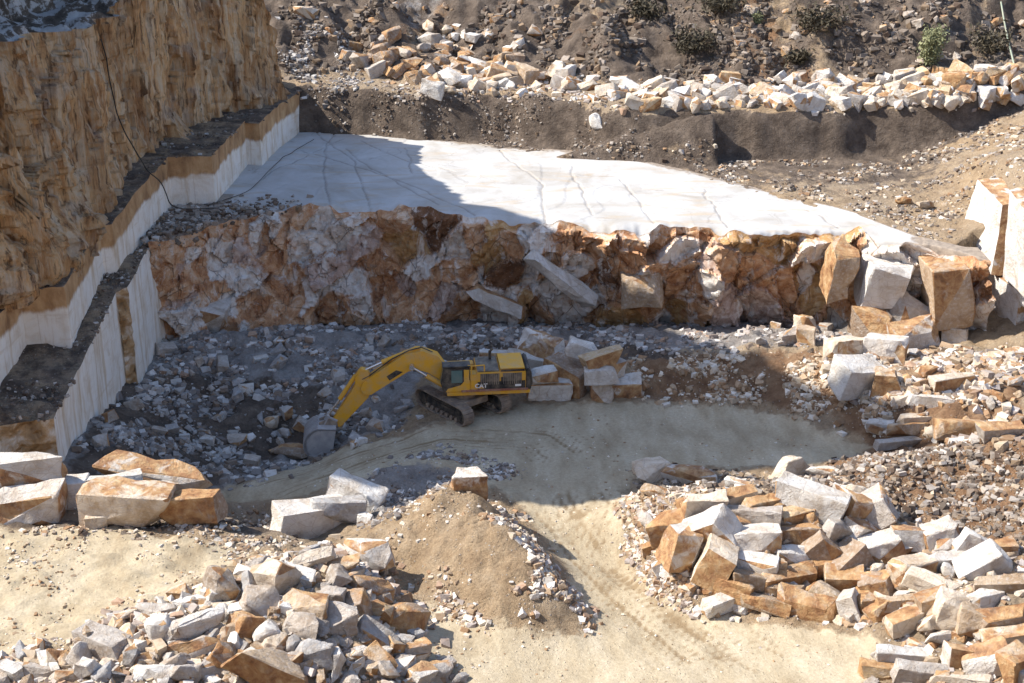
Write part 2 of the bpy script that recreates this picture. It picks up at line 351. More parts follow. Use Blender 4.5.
def build_ground():
    xs = np.concatenate([[-400,-250,-160,-110,-85], np.arange(-66, -40, 1.0), np.arange(-40, 47, .27), np.arange(47, 66, 1.0), [85,110,160,250,400]])
    ys = np.concatenate([[-400,-200,-100,-60,-40,-25,-12,-4,2,8,14,20,26,32,38,44,48], np.arange(51, 100, .25), np.arange(100, 126, .33)])
    X, Y = np.meshgrid(xs, ys, indexing='ij')
    cx = np.clip(X, -64, 64); cy = np.clip(Y, 50, 124)
    Z = tps(cx, cy)
    Z = np.where((Y > 108) & (np.abs(X) < 38), np.minimum(Z, 1.0-(Y-108)*.25), Z)
    Z = Z+np.clip(np.abs(X)-64, 0, 90)*.45
    back = np.clip(52-Y, 0, 52)
    Z = Z+back*.60+np.clip(back-40, 0, 20)*.35
    px, py, _ = project(np.stack([X, Y, Z], -1))
    def msk(polys):
        m = np.zeros(X.shape)
        for p in polys: m = np.maximum(m, inpoly(px, py, p).astype(float))
        return m
    near = (Y > 48)
    def blur(m, n=3):
        for _ in range(n):
            m = (m+np.roll(m, 1, 0)+np.roll(m, -1, 0)+np.roll(m, 1, 1)+np.roll(m, -1, 1))/5
        return m
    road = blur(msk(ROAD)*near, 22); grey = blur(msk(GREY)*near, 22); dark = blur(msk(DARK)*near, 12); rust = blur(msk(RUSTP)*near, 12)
    rough = 1-road
    Z = Z+rough*(.34*fbm(X*.35, Y*.35, 0, 4, 3)+.20*fbm(X*1.3, Y*1.3, 0, 3, 9)+.10*np.abs(fbm(X*2.2, Y*2.2, 0, 2, 19)))+road*(.07*fbm(X*.5, Y*.5, 0, 3, 5)+.05*np.abs(fbm(X*1.2, Y*1.2+X*.4, 0, 3, 25)))
    Z = Z+(px < 255)*(py > 520)*road*near*.34*np.abs(fbm(X*.5+Y*.5, Y*1.6, 0, 4, 29))
    # wheel ruts that follow the haul road
    trk = np.zeros(X.shape)
    c = [at(a, b, .8) for a, b in [(535,478),(562,520),(612,580),(672,635),(730,690)]]
    c2 = [at(a, b, .8) for a, b in [(578,468),(600,520),(640,575),(705,630),(790,690)]]
    c3 = [at(a, b, .8) for a, b in [(600,590),(590,640),(540,690)]]
    c4 = [at(a, b, 0) for a, b in [(225,499),(330,463),(440,434),(540,440),(575,468)]]
    c5 = [at(a, b, 0) for a, b in [(480,430),(600,418),(720,428),(830,448)]]
    for line in (c, c2, c4):
        L = np.array(line)[:, :2]
        t = np.linspace(0, len(L)-1, 200); pts = np.stack([np.interp(t, range(len(L)), L[:, 0]), np.interp(t, range(len(L)), L[:, 1])], -1)
        sub = (Y > 50) & (Y < 92) & (np.abs(X) < 30)
        d = np.full(X.shape, 99.); q = np.stack([X[sub], Y[sub]], -1)
        dd = np.sqrt(((q[:, None, :]-pts[None])**2).sum(-1)); am = dd.argmin(1); d[sub] = np.where((am == 0) | (am == 199), 99., dd.min(1)); fade = np.zeros(X.shape); fade[sub] = np.clip(np.minimum(am, 199-am)/22, 0, 1)
        rut = .8*np.exp(-((d-1.05)/.20)**2)*np.clip(.85+.5*fbm(X*.3, Y*.3, 0, 2, 71), 0, 1)
        trk = np.maximum(trk, fade*np.maximum(rut, .45*np.exp(-((d-.45)/.10)**2)+.55*np.exp(-((d-1.6)/.12)**2)+.5*np.exp(-((d-2.3)/.12)**2)+.35*np.exp(-((d-3.0)/.12)**2)))
    trk = trk*road
    Z = Z-.13*trk
    V = np.stack([X, Y, Z], -1).reshape(-1, 3)
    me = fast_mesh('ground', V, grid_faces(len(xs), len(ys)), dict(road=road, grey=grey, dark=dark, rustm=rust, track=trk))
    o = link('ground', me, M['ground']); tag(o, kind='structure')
    return xs, ys, Z
GX, GY, GZ = build_ground()
def bil(xs, ys, Z, x, y):
    x = np.asarray(x, float); y = np.asarray(y, float)
    i = np.clip(np.searchsorted(xs, x)-1, 0, len(xs)-2); j = np.clip(np.searchsorted(ys, y)-1, 0, len(ys)-2)
    fx = np.clip((x-xs[i])/(xs[i+1]-xs[i]), 0, 1); fy = np.clip((y-ys[j])/(ys[j+1]-ys[j]), 0, 1)
    return (Z[i, j]*(1-fx)+Z[i+1, j]*fx)*(1-fy)+(Z[i, j+1]*(1-fx)+Z[i+1, j+1]*fx)*fy
def gz(x, y): return bil(GX, GY, GZ, x, y)

# ------------------------------------------------------------------ back terrain: soil scarp, terrace, hillside
BE = np.array([at(a, b, 9.5)[:2] for a, b in [(311,121),(385,137),(450,143),(520,150),(590,157),(640,165),(700,178),(760,192),(850,215),(925,243)]]+[(35.5,103.5),(38,103),(60,100)])
TE = np.array([(-45,146),(-20,144.5)]+[list(at(a, b, 14)[:2]) for a, b in [(400,92),(480,90),(560,98),(620,106),(680,108),(800,107),(900,107)]]+[(48,137),(60,138),(110,140)])
RIM = [(148,243),(181,231),(222,217),(260,210),(296,206),(360,206),(423,206),(450,214),(480,216),(535,218),(570,222),(610,226),(650,226),(685,224),(720,230),(750,232),(800,228),(855,229),(880,238),(930,245),(960,252),(992,262)]
RIMXY = np.array([at(a, b, 9.5)[:2] for a, b in RIM])
def zback(x, y):
    yb = np.interp(x, BE[:, 0], BE[:, 1]); ye = np.interp(x, TE[:, 0], TE[:, 1])+1.0*fbm(x*.16, x*0, 0, 3, 77)
    yb = np.minimum(yb, ye-1.2)
    gap = ye-yb
    w = np.clip(gap*.8, 1.5, 2.5)
    scree = 9.35+np.clip(y-yb, 0, None)*.012
    zs = 9.35+(gap-w)*.012
    z = np.where(y < ye-w, scree, zs+(14-zs)*sstep(0, 1, (y-ye+w)/w))
    z = np.where(y < yb, 9.35-(yb-y)*.25, z)
    ry = np.interp(x, np.r_[RIMXY[:-1, 0], 37.6, 39.8], np.r_[RIMXY[:-1, 1]+1.5, 109, 109])
    ry = np.where(x < 37, np.maximum(ry, np.minimum(ry+4.5, yb+1.0)), ry)
    z = np.where((y < ry) & (x < 40), np.minimum(z, 9.3-(ry-y)*30.0), z)
    z = np.where(x >= 40, np.where(y < 102, 9.35-(102-y)*1.5, z), z)
    z = z+3.6*sstep(39, 41.5, x)*(1-sstep(112, 128, y))
    tw = np.interp(x, [-30, -8, 5, 40], [2.5, 5.5, 7.5, 7.5])
    back = y-ye-tw
    hill = 14+np.clip(back, 0, 75)*np.interp(x, [-30, 0, 50], [.50, .55, .62])
    z = np.where(back > 0, hill, z)
    z = z+np.clip(x-37, 0, 40)*.33*sstep(103, 112, y)*(1-sstep(134, 150, y)*.7)
    hb = sstep(0, 6, back)
    gul = fbm(x*.10+y*.05, y*.045, 0, 4, 21)
    z = z+hb*(2.6*gul+1.9*np.abs(fbm(x*.20, y*.15, 0, 4, 5))-.6)
    sa = at(556, 157, 9.6); sb = atY(712, 108, 133.0); ex, ey = sb[0]-sa[0], sb[1]-sa[1]
    ts = np.clip(((x-sa[0])*ex+(y-sa[1])*ey)/(ex*ex+ey*ey), -.15, 1); ds = np.hypot(x-sa[0]-ts*ex, y-sa[1]-ts*ey)
    z = np.maximum(z, np.where((ts > -.14) & (x < sb[0]+.5), 9.2+4.6*np.clip(ts+.08, 0, 1)-np.clip(ds-.35, 0, None)*1.5, -50))
    # gravel heap behind the end of the cut wall
    z = z+2.8*np.exp(-(((x+23)/6)**2+((y-158)/7)**2))
    # eroded gullies on the scarp
    sc = sstep(-w-.5, 0, y-ye)*(1-sstep(0, .8, y-ye))
    z = z-sc*.5*(1-np.abs(fbm(x*.35, y*.1, 0, 3, 8)))
    return z, yb, ye, back
def build_back():
    xs = np.concatenate([[-300,-150,-90], np.arange(-70, -30, 2.0), np.arange(-30, 62, .36), np.arange(62, 115, 1.5), [150,220,400]])
    ys = np.concatenate([np.arange(96, 162, .33), np.arange(162, 232, .8), [240,260,300,400,700,1500]])
    X, Y = np.meshgrid(xs, ys, indexing='ij')
    Z, yb, ye, back = zback(X, Y)
    on = (Y > yb+.3)
    Z = Z+on*(.16*fbm(X*.5, Y*.5, 0, 4, 31)+.10*fbm(X*1.7, Y*1.7, 0, 3, 41))+(back > 1)*.35*fbm(X*.6, Y*.6, 0, 4, 44)
    Z = np.minimum(Z, 62)
    Z = np.where((Y < 118) & (X < -26), -8, Z)
    px, py, _ = project(np.stack([X, Y, Z], -1))
    hn = fbm(X*.10, Y*.05, 0, 5, 61)
    dark = np.where(back > 1, .55+.6*sstep(-.5, .2, hn), 0)
    dark = np.maximum(dark, (Y > yb) & (Y < ye+.3) & (X < 6))*.9
    dark = np.maximum(dark, .95*((Y > ye-3.2) & (Y < ye-.1)))
    dark = np.maximum(dark, .75*sstep(22, 4, ye-Y)*(Y < ye-.1)*sstep(46, 36, X))
    grey0 = (Y > ye-4.5) & (Y < ye)
    grey = np.maximum(np.where(back > 1, sstep(-.1, .5, fbm(X*.13, Y*.1, 0, 3, 91)), 0), np.exp(-(((X+23)/7)**2+((Y-158)/9)**2)))
    V = np.stack([X, Y, Z], -1).reshape(-1, 3)
    z0 = np.zeros(X.shape)
    rust = np.where(back > 1, sstep(.0, .5, fbm(X*.2, Y*.12, 0, 3, 95)), 0)
    me = fast_mesh('hillside', V, grid_faces(len(xs), len(ys)), dict(road=z0, grey=grey, dark=dark, rustm=rust, track=z0))
    tag(link('hillside', me, M['ground']), kind='structure')
    return xs, ys, Z
BX, BY, BZ = build_back()
def bz(x, y): return bil(BX, BY, BZ, x, y)
def zmax(x, y):
    return np.where((np.asarray(y) < 104), gz(x, y), bz(x, y))
def march(px, py, lift=0.0, fn=gz, t0=50, t1=200, n=900):
    d = ray(px, py); t = np.linspace(t0, t1, n)
    P = d[None, :]*t[:, None]; P[:, 2] += CZ
    below = P[:, 2] < fn(P[:, 0], P[:, 1])+lift
    i = int(np.argmax(below)) if below.any() else n-1
    return P[i]

# ------------------------------------------------------------------ marble bench: top sheet and broken front face
RIM = [(148,243),(181,231),(222,217),(260,210),(296,206),(360,206),(423,206),(450,214),(480,216),(535,218),(570,222),(610,226),(650,226),(685,224),(720,230),(750,232),(800,228),(855,229),(880,238),(930,245),(960,252),(992,262)]
BASE = [(148,352),(200,352),(240,342),(300,334),(400,324),(500,324),(560,326),(640,330),(720,334),(780,338),(860,345),(930,352),(992,366)]
SEEDS = """160,255,r 165,285,p 175,325,w 160,335,r 205,262,w 195,232,r 225,225,r 220,250,w 245,280,w 215,300,r 200,330,w 265,230,r 255,250,p 240,315,r 265,300,r 285,225,w 285,290,r 280,315,r 300,215,r 310,245,w 320,225,w 330,265,p 340,235,w 345,285,w 355,215,r 365,240,p 350,300,r 380,260,r 390,290,r 385,215,r 400,245,o 405,280,p 415,270,w 435,215,d 440,225,d 430,285,r 445,290,p 460,240,w 455,270,r 465,300,r 480,215,w 475,235,r 495,300,w 500,225,o 490,255,o 515,240,r 510,270,d 535,265,w 520,300,w 550,285,w 545,305,r 525,225,o 555,235,r 540,275,w 525,300,o 565,305,r 585,235,r 600,245,r 580,270,w 590,285,r 610,270,d 635,235,w 625,260,r 640,300,r 630,320,o 660,235,r 680,245,w 690,230,r 670,270,r 700,290,w 690,310,o 720,260,p 715,300,p 740,235,o 750,270,r 765,300,p 780,240,o 775,290,r 800,235,o 815,250,w 815,275,o 830,265,r 850,250,r 855,290,r 845,232,o 880,235,w 890,270,w 880,290,w 900,300,w 925,245,w 940,270,r 945,295,r 960,280,r 975,300,d"""
def build_bench():
    u = np.arange(148, 992.1, 1.5)
    rim = np.interp(u, [a for a, b in RIM], [b for a, b in RIM]); bas = np.interp(u, [a for a, b in BASE], [b for a, b in BASE])
    T = at(u, rim, 9.5).T.copy()
    B = at(u, bas, -.6).T.copy()
    nv = 84
    v = np.linspace(0, 1, nv)
    P = T[:, None, :]*(1-v[None, :, None])+B[:, None, :]*v[None, :, None]
    # a nearly upright face that flares out at its foot
    flare = .75*v**1.6+.25*v
    P[..., :2] = T[:, None, :2]*(1-flare[None, :, None])+B[:, None, :2]*flare[None, :, None]
    px, py, _ = project(P)
    sd = [q.split(',') for q in SEEDS.split()]
    SP = np.array([[float(a), float(b)] for a, b, c in sd]); SC = [c for a, b, c in sd]
    wx = 9*fbm(px*.03, py*.03, 0, 3, 2); wy = 9*fbm(px*.03, py*.03, 5, 3, 4)
    A1 = np.abs((px+wx*.6)[..., None]-SP[:, 0]+.25*((py+wy*.6)[..., None]-SP[:, 1])); A2 = 1.15*np.abs((py+wy*.6)[..., None]-SP[:, 1]-.12*((px+wx*.6)[..., None]-SP[:, 0])); D = np.maximum(A1, A2)+.35*np.minimum(A1, A2)
    cid = D.argmin(-1)
    r2 = np.random.default_rng(3); n = len(SP)
    off = r2.uniform(-.7, .5, n); ax = r2.uniform(-.04, .04, n); az = r2.uniform(-.045, .01, n)
    disp = off[cid]+ax[cid]*(px-SP[cid, 0])+az[cid]*(py-SP[cid, 1])
    # second, finer set of broken planes
    m2 = 260; S2 = np.stack([r2.uniform(148, 992, m2), r2.uniform(205, 365, m2)], -1)
    D2 = (((px+wx*.6)[..., None]-S2[:, 0])**2+(.7*((py+wy*.6)[..., None]-S2[:, 1]))**2); c2 = D2.argmin(-1)
    o2 = r2.uniform(-.20, .18, m2); a2 = r2.uniform(-.022, .022, m2); b2 = r2.uniform(-.03, .02, m2)
    disp = disp+o2[c2]+a2[c2]*(px-S2[c2, 0])+b2[c2]*(py-S2[c2, 1])
    m3 = 1900; S3 = np.stack([r2.uniform(148, 992, m3), r2.uniform(205, 365, m3)], -1); o3 = r2.uniform(-.13, .13, m3); a3 = r2.uniform(-.022, .022, m3); b3 = r2.uniform(-.022, .022, m3)
    for i0 in range(0, len(u), 12):
        sl = slice(i0, i0+12); nr = np.flatnonzero(np.abs(S3[:, 0]-px[i0, 0]) < 55)
        q1 = (px+wx*.3)[sl][..., None]-S3[nr, 0]; q2 = (py+wy*.3)[sl][..., None]-S3[nr, 1]; c3 = nr[(np.maximum(np.abs(q1+.5*q2), .8*np.abs(q2-.35*q1))+.2*np.abs(q1)).argmin(-1)]
        disp[sl] += o3[c3]+a3[c3]*(px[sl]-S3[c3, 0])+b3[c3]*(py[sl]-S3[c3, 1])
    disp = disp+.08*fbm(P[..., 0]*1.3, P[..., 2]*1.3, 0, 3, 12)
    disp = (disp+.35)*sstep(0, .09, v)[None, :]
    Q = P.copy(); Q[..., 1] -= disp*1.0; Q[..., 0] += .25*fbm(P[..., 0]*.5, P[..., 2]*.5, 3, 3, 15)*sstep(0, .08, v)
    # flat notches cut in the rim
    Q[..., 2] += (.45*fbm(u*.05, u*0, 0, 3, 33)-.25)[:, None]*(1-sstep(0, .12, v))[None, :]
    a = {}
    C = np.array(SC)[cid]; rnd2 = r2.uniform(0, 1, m2)[c2]
    hue = np.where(rnd2 < .10, 'w', np.where(rnd2 > .90, 'r', C))
    for nm, ch in (('whitem', 'w'), ('pinkm', 'p'), ('ochre', 'o'), ('dark', 'd')): a[nm] = (hue == ch)*1.0
    for nm in a:
        for _ in range(4): a[nm] = (a[nm]*2+np.roll(a[nm], 1, 0)+np.roll(a[nm], -1, 0)+np.roll(a[nm], 1, 1)+np.roll(a[nm], -1, 1))/6
    me = fast_mesh('bench_face', Q.reshape(-1, 3), grid_faces(len(u), nv, True), a)
    me.set_sharp_from_angle(angle=R(24))
    tag(link('bench_face', me, M['face']), kind='structure')
    # top: from the rim back to the soil
    nb = 240
    x = Q[:, 0, 0]; yb = np.interp(x, BE[:, 0], BE[:, 1])+1.6
    w = np.linspace(0, 1, nb)
    X = np.broadcast_to(x[:, None], (len(u), nb)).copy()
    y0 = Q[:, 0, 1]; yb = np.maximum(yb, y0+.3)
    Y = y0[:, None]*(1-w)+yb[:, None]*w
    rimz = Q[:, 0, 2]
    Z = 9.5+.10*fbm(X*.12, Y*.12, 0, 4, 50)+.05*np.round(1.6*fbm(X*.07+3, Y*.1, 0, 2, 52))
    Z = Z*(1-np.exp(-(w*40))[None, :])+rimz[:, None]*np.exp(-(w*40))[None, :]
    dirt = np.maximum(sstep(.86, 1.02, w)[None, :]*np.ones_like(X), .95*(X < -24.5)*(Y < 120)) + .35*(1-sstep(0, .06, w))[None, :] + sstep(885, 935, u)[:, None] + .55*sstep(-16, -25, X)*sstep(-.2, .5, fbm(X*.25, Y*.25, 0, 3, 58))
    jl = [[(405,146),(413,174)],[(571,166),(580,190),(594,214)],[(704,188),(712,205),(730,226)],[(498,148),(540,185),(547,219)],[(333,133),(321,165),(332,206)],[(345,148),(392,182),(440,204)],[(298,150),(350,163),(420,190),(476,214)],
          [(640,186),(700,194),(790,199)],[(440,163),(520,172),(640,177)],[(258,180),(300,158),(345,138)],[(312,128),(352,160),(372,206)],[(360,140),(402,160),(455,172)],[(800,205),(840,226)],[(620,178),(655,222)]]
    JD = np.full(X.shape, 9.)
    for l in jl:
        q_ = np.array([at(a_, b_, 9.5)[:2] for a_, b_ in l]); t_ = np.linspace(0, len(q_)-1, 80); q_ = np.stack([np.interp(t_, range(len(q_)), q_[:, 0]), np.interp(t_, range(len(q_)), q_[:, 1])], -1)
        q_[:, 0] += .22*fbm(t_*4, t_*0, 0, 3, 5+len(l)); q_[:, 1] += .22*fbm(t_*4, t_*0, 4, 3, 8)
        for a_, b_ in zip(q_[:-1], q_[1:]):
            sub = (X > min(a_[0], b_[0])-1) & (X < max(a_[0], b_[0])+1) & (Y > min(a_[1], b_[1])-1) & (Y < max(a_[1], b_[1])+1)
            if not sub.any(): continue
            e_ = b_-a_; tt = np.clip(((X[sub]-a_[0])*e_[0]+(Y[sub]-a_[1])*e_[1])/(e_@e_+1e-9), 0, 1)
            JD[sub] = np.minimum(JD[sub], np.hypot(X[sub]-a_[0]-tt*e_[0], Y[sub]-a_[1]-tt*e_[1]))
    jm = 1-sstep(.02, .13, JD); Z = Z-.10*jm
    me = fast_mesh('bench_floor', np.stack([X, Y, Z], -1).reshape(-1, 3), grid_faces(len(u), nb), dict(dirt=dirt, joint=jm))
    tag(link('bench_floor', me, M['slab']), kind='structure')
build_bench()
# dark debris heaped on the bench against the cut wall
# ------------------------------------------------------------------ sawn walls in tiers, with ledges of debris
def sawn_wall(name, pts, zbot, depth, seed, rough_edges=(), band=0.0):
    # pts: (x, y, ztop) from far to near
    P = np.array(pts, float); seg = np.hypot(np.diff(P[:, 0]), np.diff(P[:, 1])); L = np.r_[0, seg.cumsum()]
    s = np.unique(np.r_[np.arange(0, L[-1], .35), L, L+.02, L-.02].clip(0, L[-1]).round(3))
    x = np.interp(s, L, P[:, 0]); y = np.interp(s, L, P[:, 1]); zt = np.interp(s, L, P[:, 2])
    zt = zt+.12*fbm(s*.7, s*0, 0, 3, seed)
    nv = 34; v = np.linspace(0, 1, nv)
    segid = np.clip(np.searchsorted(L, s, side='right')-1, 0, len(seg)-1)
    rough = np.isin(segid, rough_edges).astype(float)
    dx = np.diff(P[:, 0])[segid]/seg[segid]; dy = np.diff(P[:, 1])[segid]/seg[segid]
    nx, ny = -dy, dx      # outward (to the pit)
    X = np.broadcast_to(x[:, None], (len(s), nv)).copy(); Y = np.broadcast_to(y[:, None], (len(s), nv)).copy()
    Z = zt[:, None]*(1-v)+zbot*v
    d = .05*fbm(s[:, None]*.5, Z*.25, 0, 3, seed+3)+rough[:, None]*.35*fbm(s[:, None]*1.1, Z*1.1, 0, 4, seed+5)
    d = d*sstep(0, .04, v)
    X += nx[:, None]*d; Y += ny[:, None]*d
    below = zt[:, None]-Z+band
    V1 = np.stack([X, Y, Z], -1).reshape(-1, 3); F1 = grid_faces(len(s), nv, False)
    # ledge on top, running back under the next tier
    nl = 14; w = np.linspace(0, 1, nl)
    LX = x[:, None]-depth*w[None, :]; LY = np.broadcast_to(y[:, None], LX.shape).copy()
    LZ = zt[:, None]+.35*sstep(.15, 1, w)[None, :]+.22*fbm(LX*.9, LY*.9, 0, 4, seed+9)*sstep(0, .2, w)
    V2 = np.stack([LX, LY, LZ], -1).reshape(-1, 3)
    me = fast_mesh(name, V1, F1, dict(below=below, along=np.broadcast_to(s[:, None], X.shape).copy(), rough=np.broadcast_to(rough[:, None], X.shape).copy()), smooth=False)
    o = link(name, me, M['sawn']); tag(o, kind='structure')
    z0 = np.zeros(LX.shape)
    me2 = fast_mesh('ledge', V2, grid_faces(len(s), nl, True), dict(road=z0, grey=z0+.2, dark=z0+.55, rustm=z0, track=z0))
    tag(link('ledge', me2, M['ground']), kind='structure')
    i = np.argsort(y); Yi, Xi, Zi = y[i], x[i], zt[i]
    def lf(a, b):
        x0 = np.interp(b, Yi, Xi); w_ = (x0-a)/depth
        return np.where((w_ > -.02) & (w_ < 1.2), np.interp(b, Yi, Zi)+.35*sstep(.15, 1, w_), -50)
    return lf
UP = [(-27.5,151,13.6),(-21.2,148.2,13.6),(-23.0,137.3,13.6),(-23.7,130,13.6),(-25.1,130.4,13.6),(-25.6,117,13.8),(-29.2,116.6,13.8),(-29.7,108.5,13.3),(-30.2,101.8,12.5),(-31.0,101.2,12.4),(-30.5,90.2,11.6),(-33.4,89.8,11.4),(-33.6,78,11),(-45,76,11)]
LOW = [(-27.5,116.2,9.1),(-28.9,107,9.0),(-28.7,98.8,8.4),(-29.4,98.2,8.2),(-29.2,88,6.9),(-29.1,81,6.0),(-33,80.4,5.8),(-45,79,5.5)]
LEDGE_UP = sawn_wall('cut_wall', UP, -1, 9, 100, (), -.1)
LEDGE_LOW = sawn_wall('cut_wall', LOW, -4, 4.6, 200, (2, 5), 2.2)

# ------------------------------------------------------------------ weathered cliff above the cut wall
def build_cliff():
    PL = np.array([(-75,82.2),(-45,82.4),(-37.2,82.8),(-35.4,84.2),(-33.9,87),(-32.6,91),(-32.3,100),(-31.9,108),(-31.2,118),(-30.2,126),(-26.6,133),(-23.0,139),(-24.6,147),(-29,155),(-50,165),(-80,172)], float)
    seg = np.hypot(np.diff(PL[:, 0]), np.diff(PL[:, 1])); L = np.r_[0, seg.cumsum()]
    s = np.arange(0, L[-1], .34)
    x = np.interp(s, L, PL[:, 0]); y = np.interp(s, L, PL[:, 1])
    kx = np.ones(9)/9
    xs_ = np.convolve(np.pad(x, 4, 'edge'), kx, 'valid'); ys_ = np.convolve(np.pad(y, 4, 'edge'), kx, 'valid')
    tx = np.gradient(xs_); ty = np.gradient(ys_); q = np.hypot(tx, ty); tx /= q; ty /= q
    nx, ny = ty, -tx           # outward
    yy = ys_
    Rm = np.interp(yy, [82.2,82.8,84,87,88.8,90.5,92.5,100,108,114,117.5,119,121,128.8,139,141.9,147,158,165], [40,46,53,52,46,30,27.5,27,26,26,27,38,38,31.5,24.3,19.0,15,12,10])  # out-of-view stretches of the rim are raised to shade the pit
    Kd = np.interp(yy, [82.2,84,87,90,96,101,108,116,121,128.8,139,142,150,165], [46,60,72,77,74,68,60,55,44,32,24.5,18,14,12])  # unseen ridge behind the rim, heights set by the shadow it must cast
    nz = 112; v = np.linspace(0, 1, nz)
    Z = 11.0*(1-v)[None, :]+Rm[:, None]*v[None, :]
    lean = (Z-11)*.075
    S2 = s[:, None]
    d = 1.0*fbm(S2*.10, Z*.06, 0, 3, 301)+.62*fbm(S2*.42, Z*.09, 0, 4, 305)+.30*np.abs(fbm(S2*1.1, Z*.25, 0, 4, 309))+.16*fbm(S2*1.6, Z*1.2, 0, 3, 311)
    # broken ledges on the near part
    nearp = 1-sstep(90, 104, yy)[:, None]
    r5 = np.random.default_rng(77)
    def cells(n, sx, sz, amp, sd):
        C = np.stack([r5.uniform(0, L[-1], n), r5.uniform(10, 56, n)], -1); o_ = r5.uniform(-1, 1, n); a_ = r5.uniform(-.3, .3, n); b_ = r5.uniform(-.3, .3, n)
        wv = .8*fbm(S2*.5, Z*.5, 0, 3, sd)
        out = np.zeros(Z.shape)
        for i0 in range(0, len(s), 60):
            sl = slice(i0, i0+60); SS = (S2+wv)[sl]; ZZ = (Z+wv)[sl]
            near_ = np.flatnonzero(np.abs(C[:, 0]-S2[min(i0+30, len(s)-1), 0]) < 22)
            D_ = ((SS[..., None]-C[near_, 0])/sx)**2+((ZZ[..., None]-C[near_, 1])/sz)**2; c_ = near_[D_.argmin(-1)]
            out[sl] = amp*(o_[c_]+a_[c_]*(SS-C[c_, 0])+b_[c_]*(ZZ-C[c_, 1]))
        return out
    d = d+cells(700, 1.5, 5.5, .42, 340)+nearp*cells(700, 2.0, .9, .75, 341)+cells(2600, .8, 1.8, .10, 342)
    d = d+.36*np.abs(fbm(S2*2.2, Z*.15, 0, 3, 345))*.7
    # footing bulge
    d = d+1.3*np.exp(-((Z-13)/2.0)**2)*(sstep(.0, .6, fbm(S2*.22, S2*0, 0, 2, 320)))
    X = xs_[:, None]+nx[:, None]*(d-lean); Y = ys_[:, None]+ny[:, None]*(d-lean)
    rows = [np.stack([X, Y, Z], -1)]
    led = [np.zeros(X.shape)]
    # top, climbing to the unseen ridge shaped for its cast shadow
    m = 26; w = np.linspace(0, 1, m+1)[1:]
    dist = 3.0*w+26*w**2.2
    rise = np.where(dist[None, :] < 5, .1*dist[None, :], .5+(Kd-Rm)[:, None]*sstep(5, 11, dist)[None, :]+.12*np.clip(dist-11, 0, 30)[None, :]*(1-sstep(118, 132, yy))[:, None])
    TX = X[:, -1:]-nx[:, None]*dist; TY = Y[:, -1:]-ny[:, None]*dist
    TZ = Rm[:, None]+rise+.6*fbm(TX*.4, TY*.4, 0, 4, 330)*sstep(0, .1, w)
    rows.append(np.stack([TX, TY, TZ], -1)); led.append(np.ones(TX.shape))
    V = np.concatenate(rows, 1); ld = np.concatenate(led, 1)
    me = fast_mesh('cliff', V.reshape(-1, 3), grid_faces(len(s), V.shape[1]), dict(ledge=ld))
    me.set_sharp_from_angle(angle=R(32))
    tag(link('cliff', me, M['cliff']), kind='structure')
build_cliff()

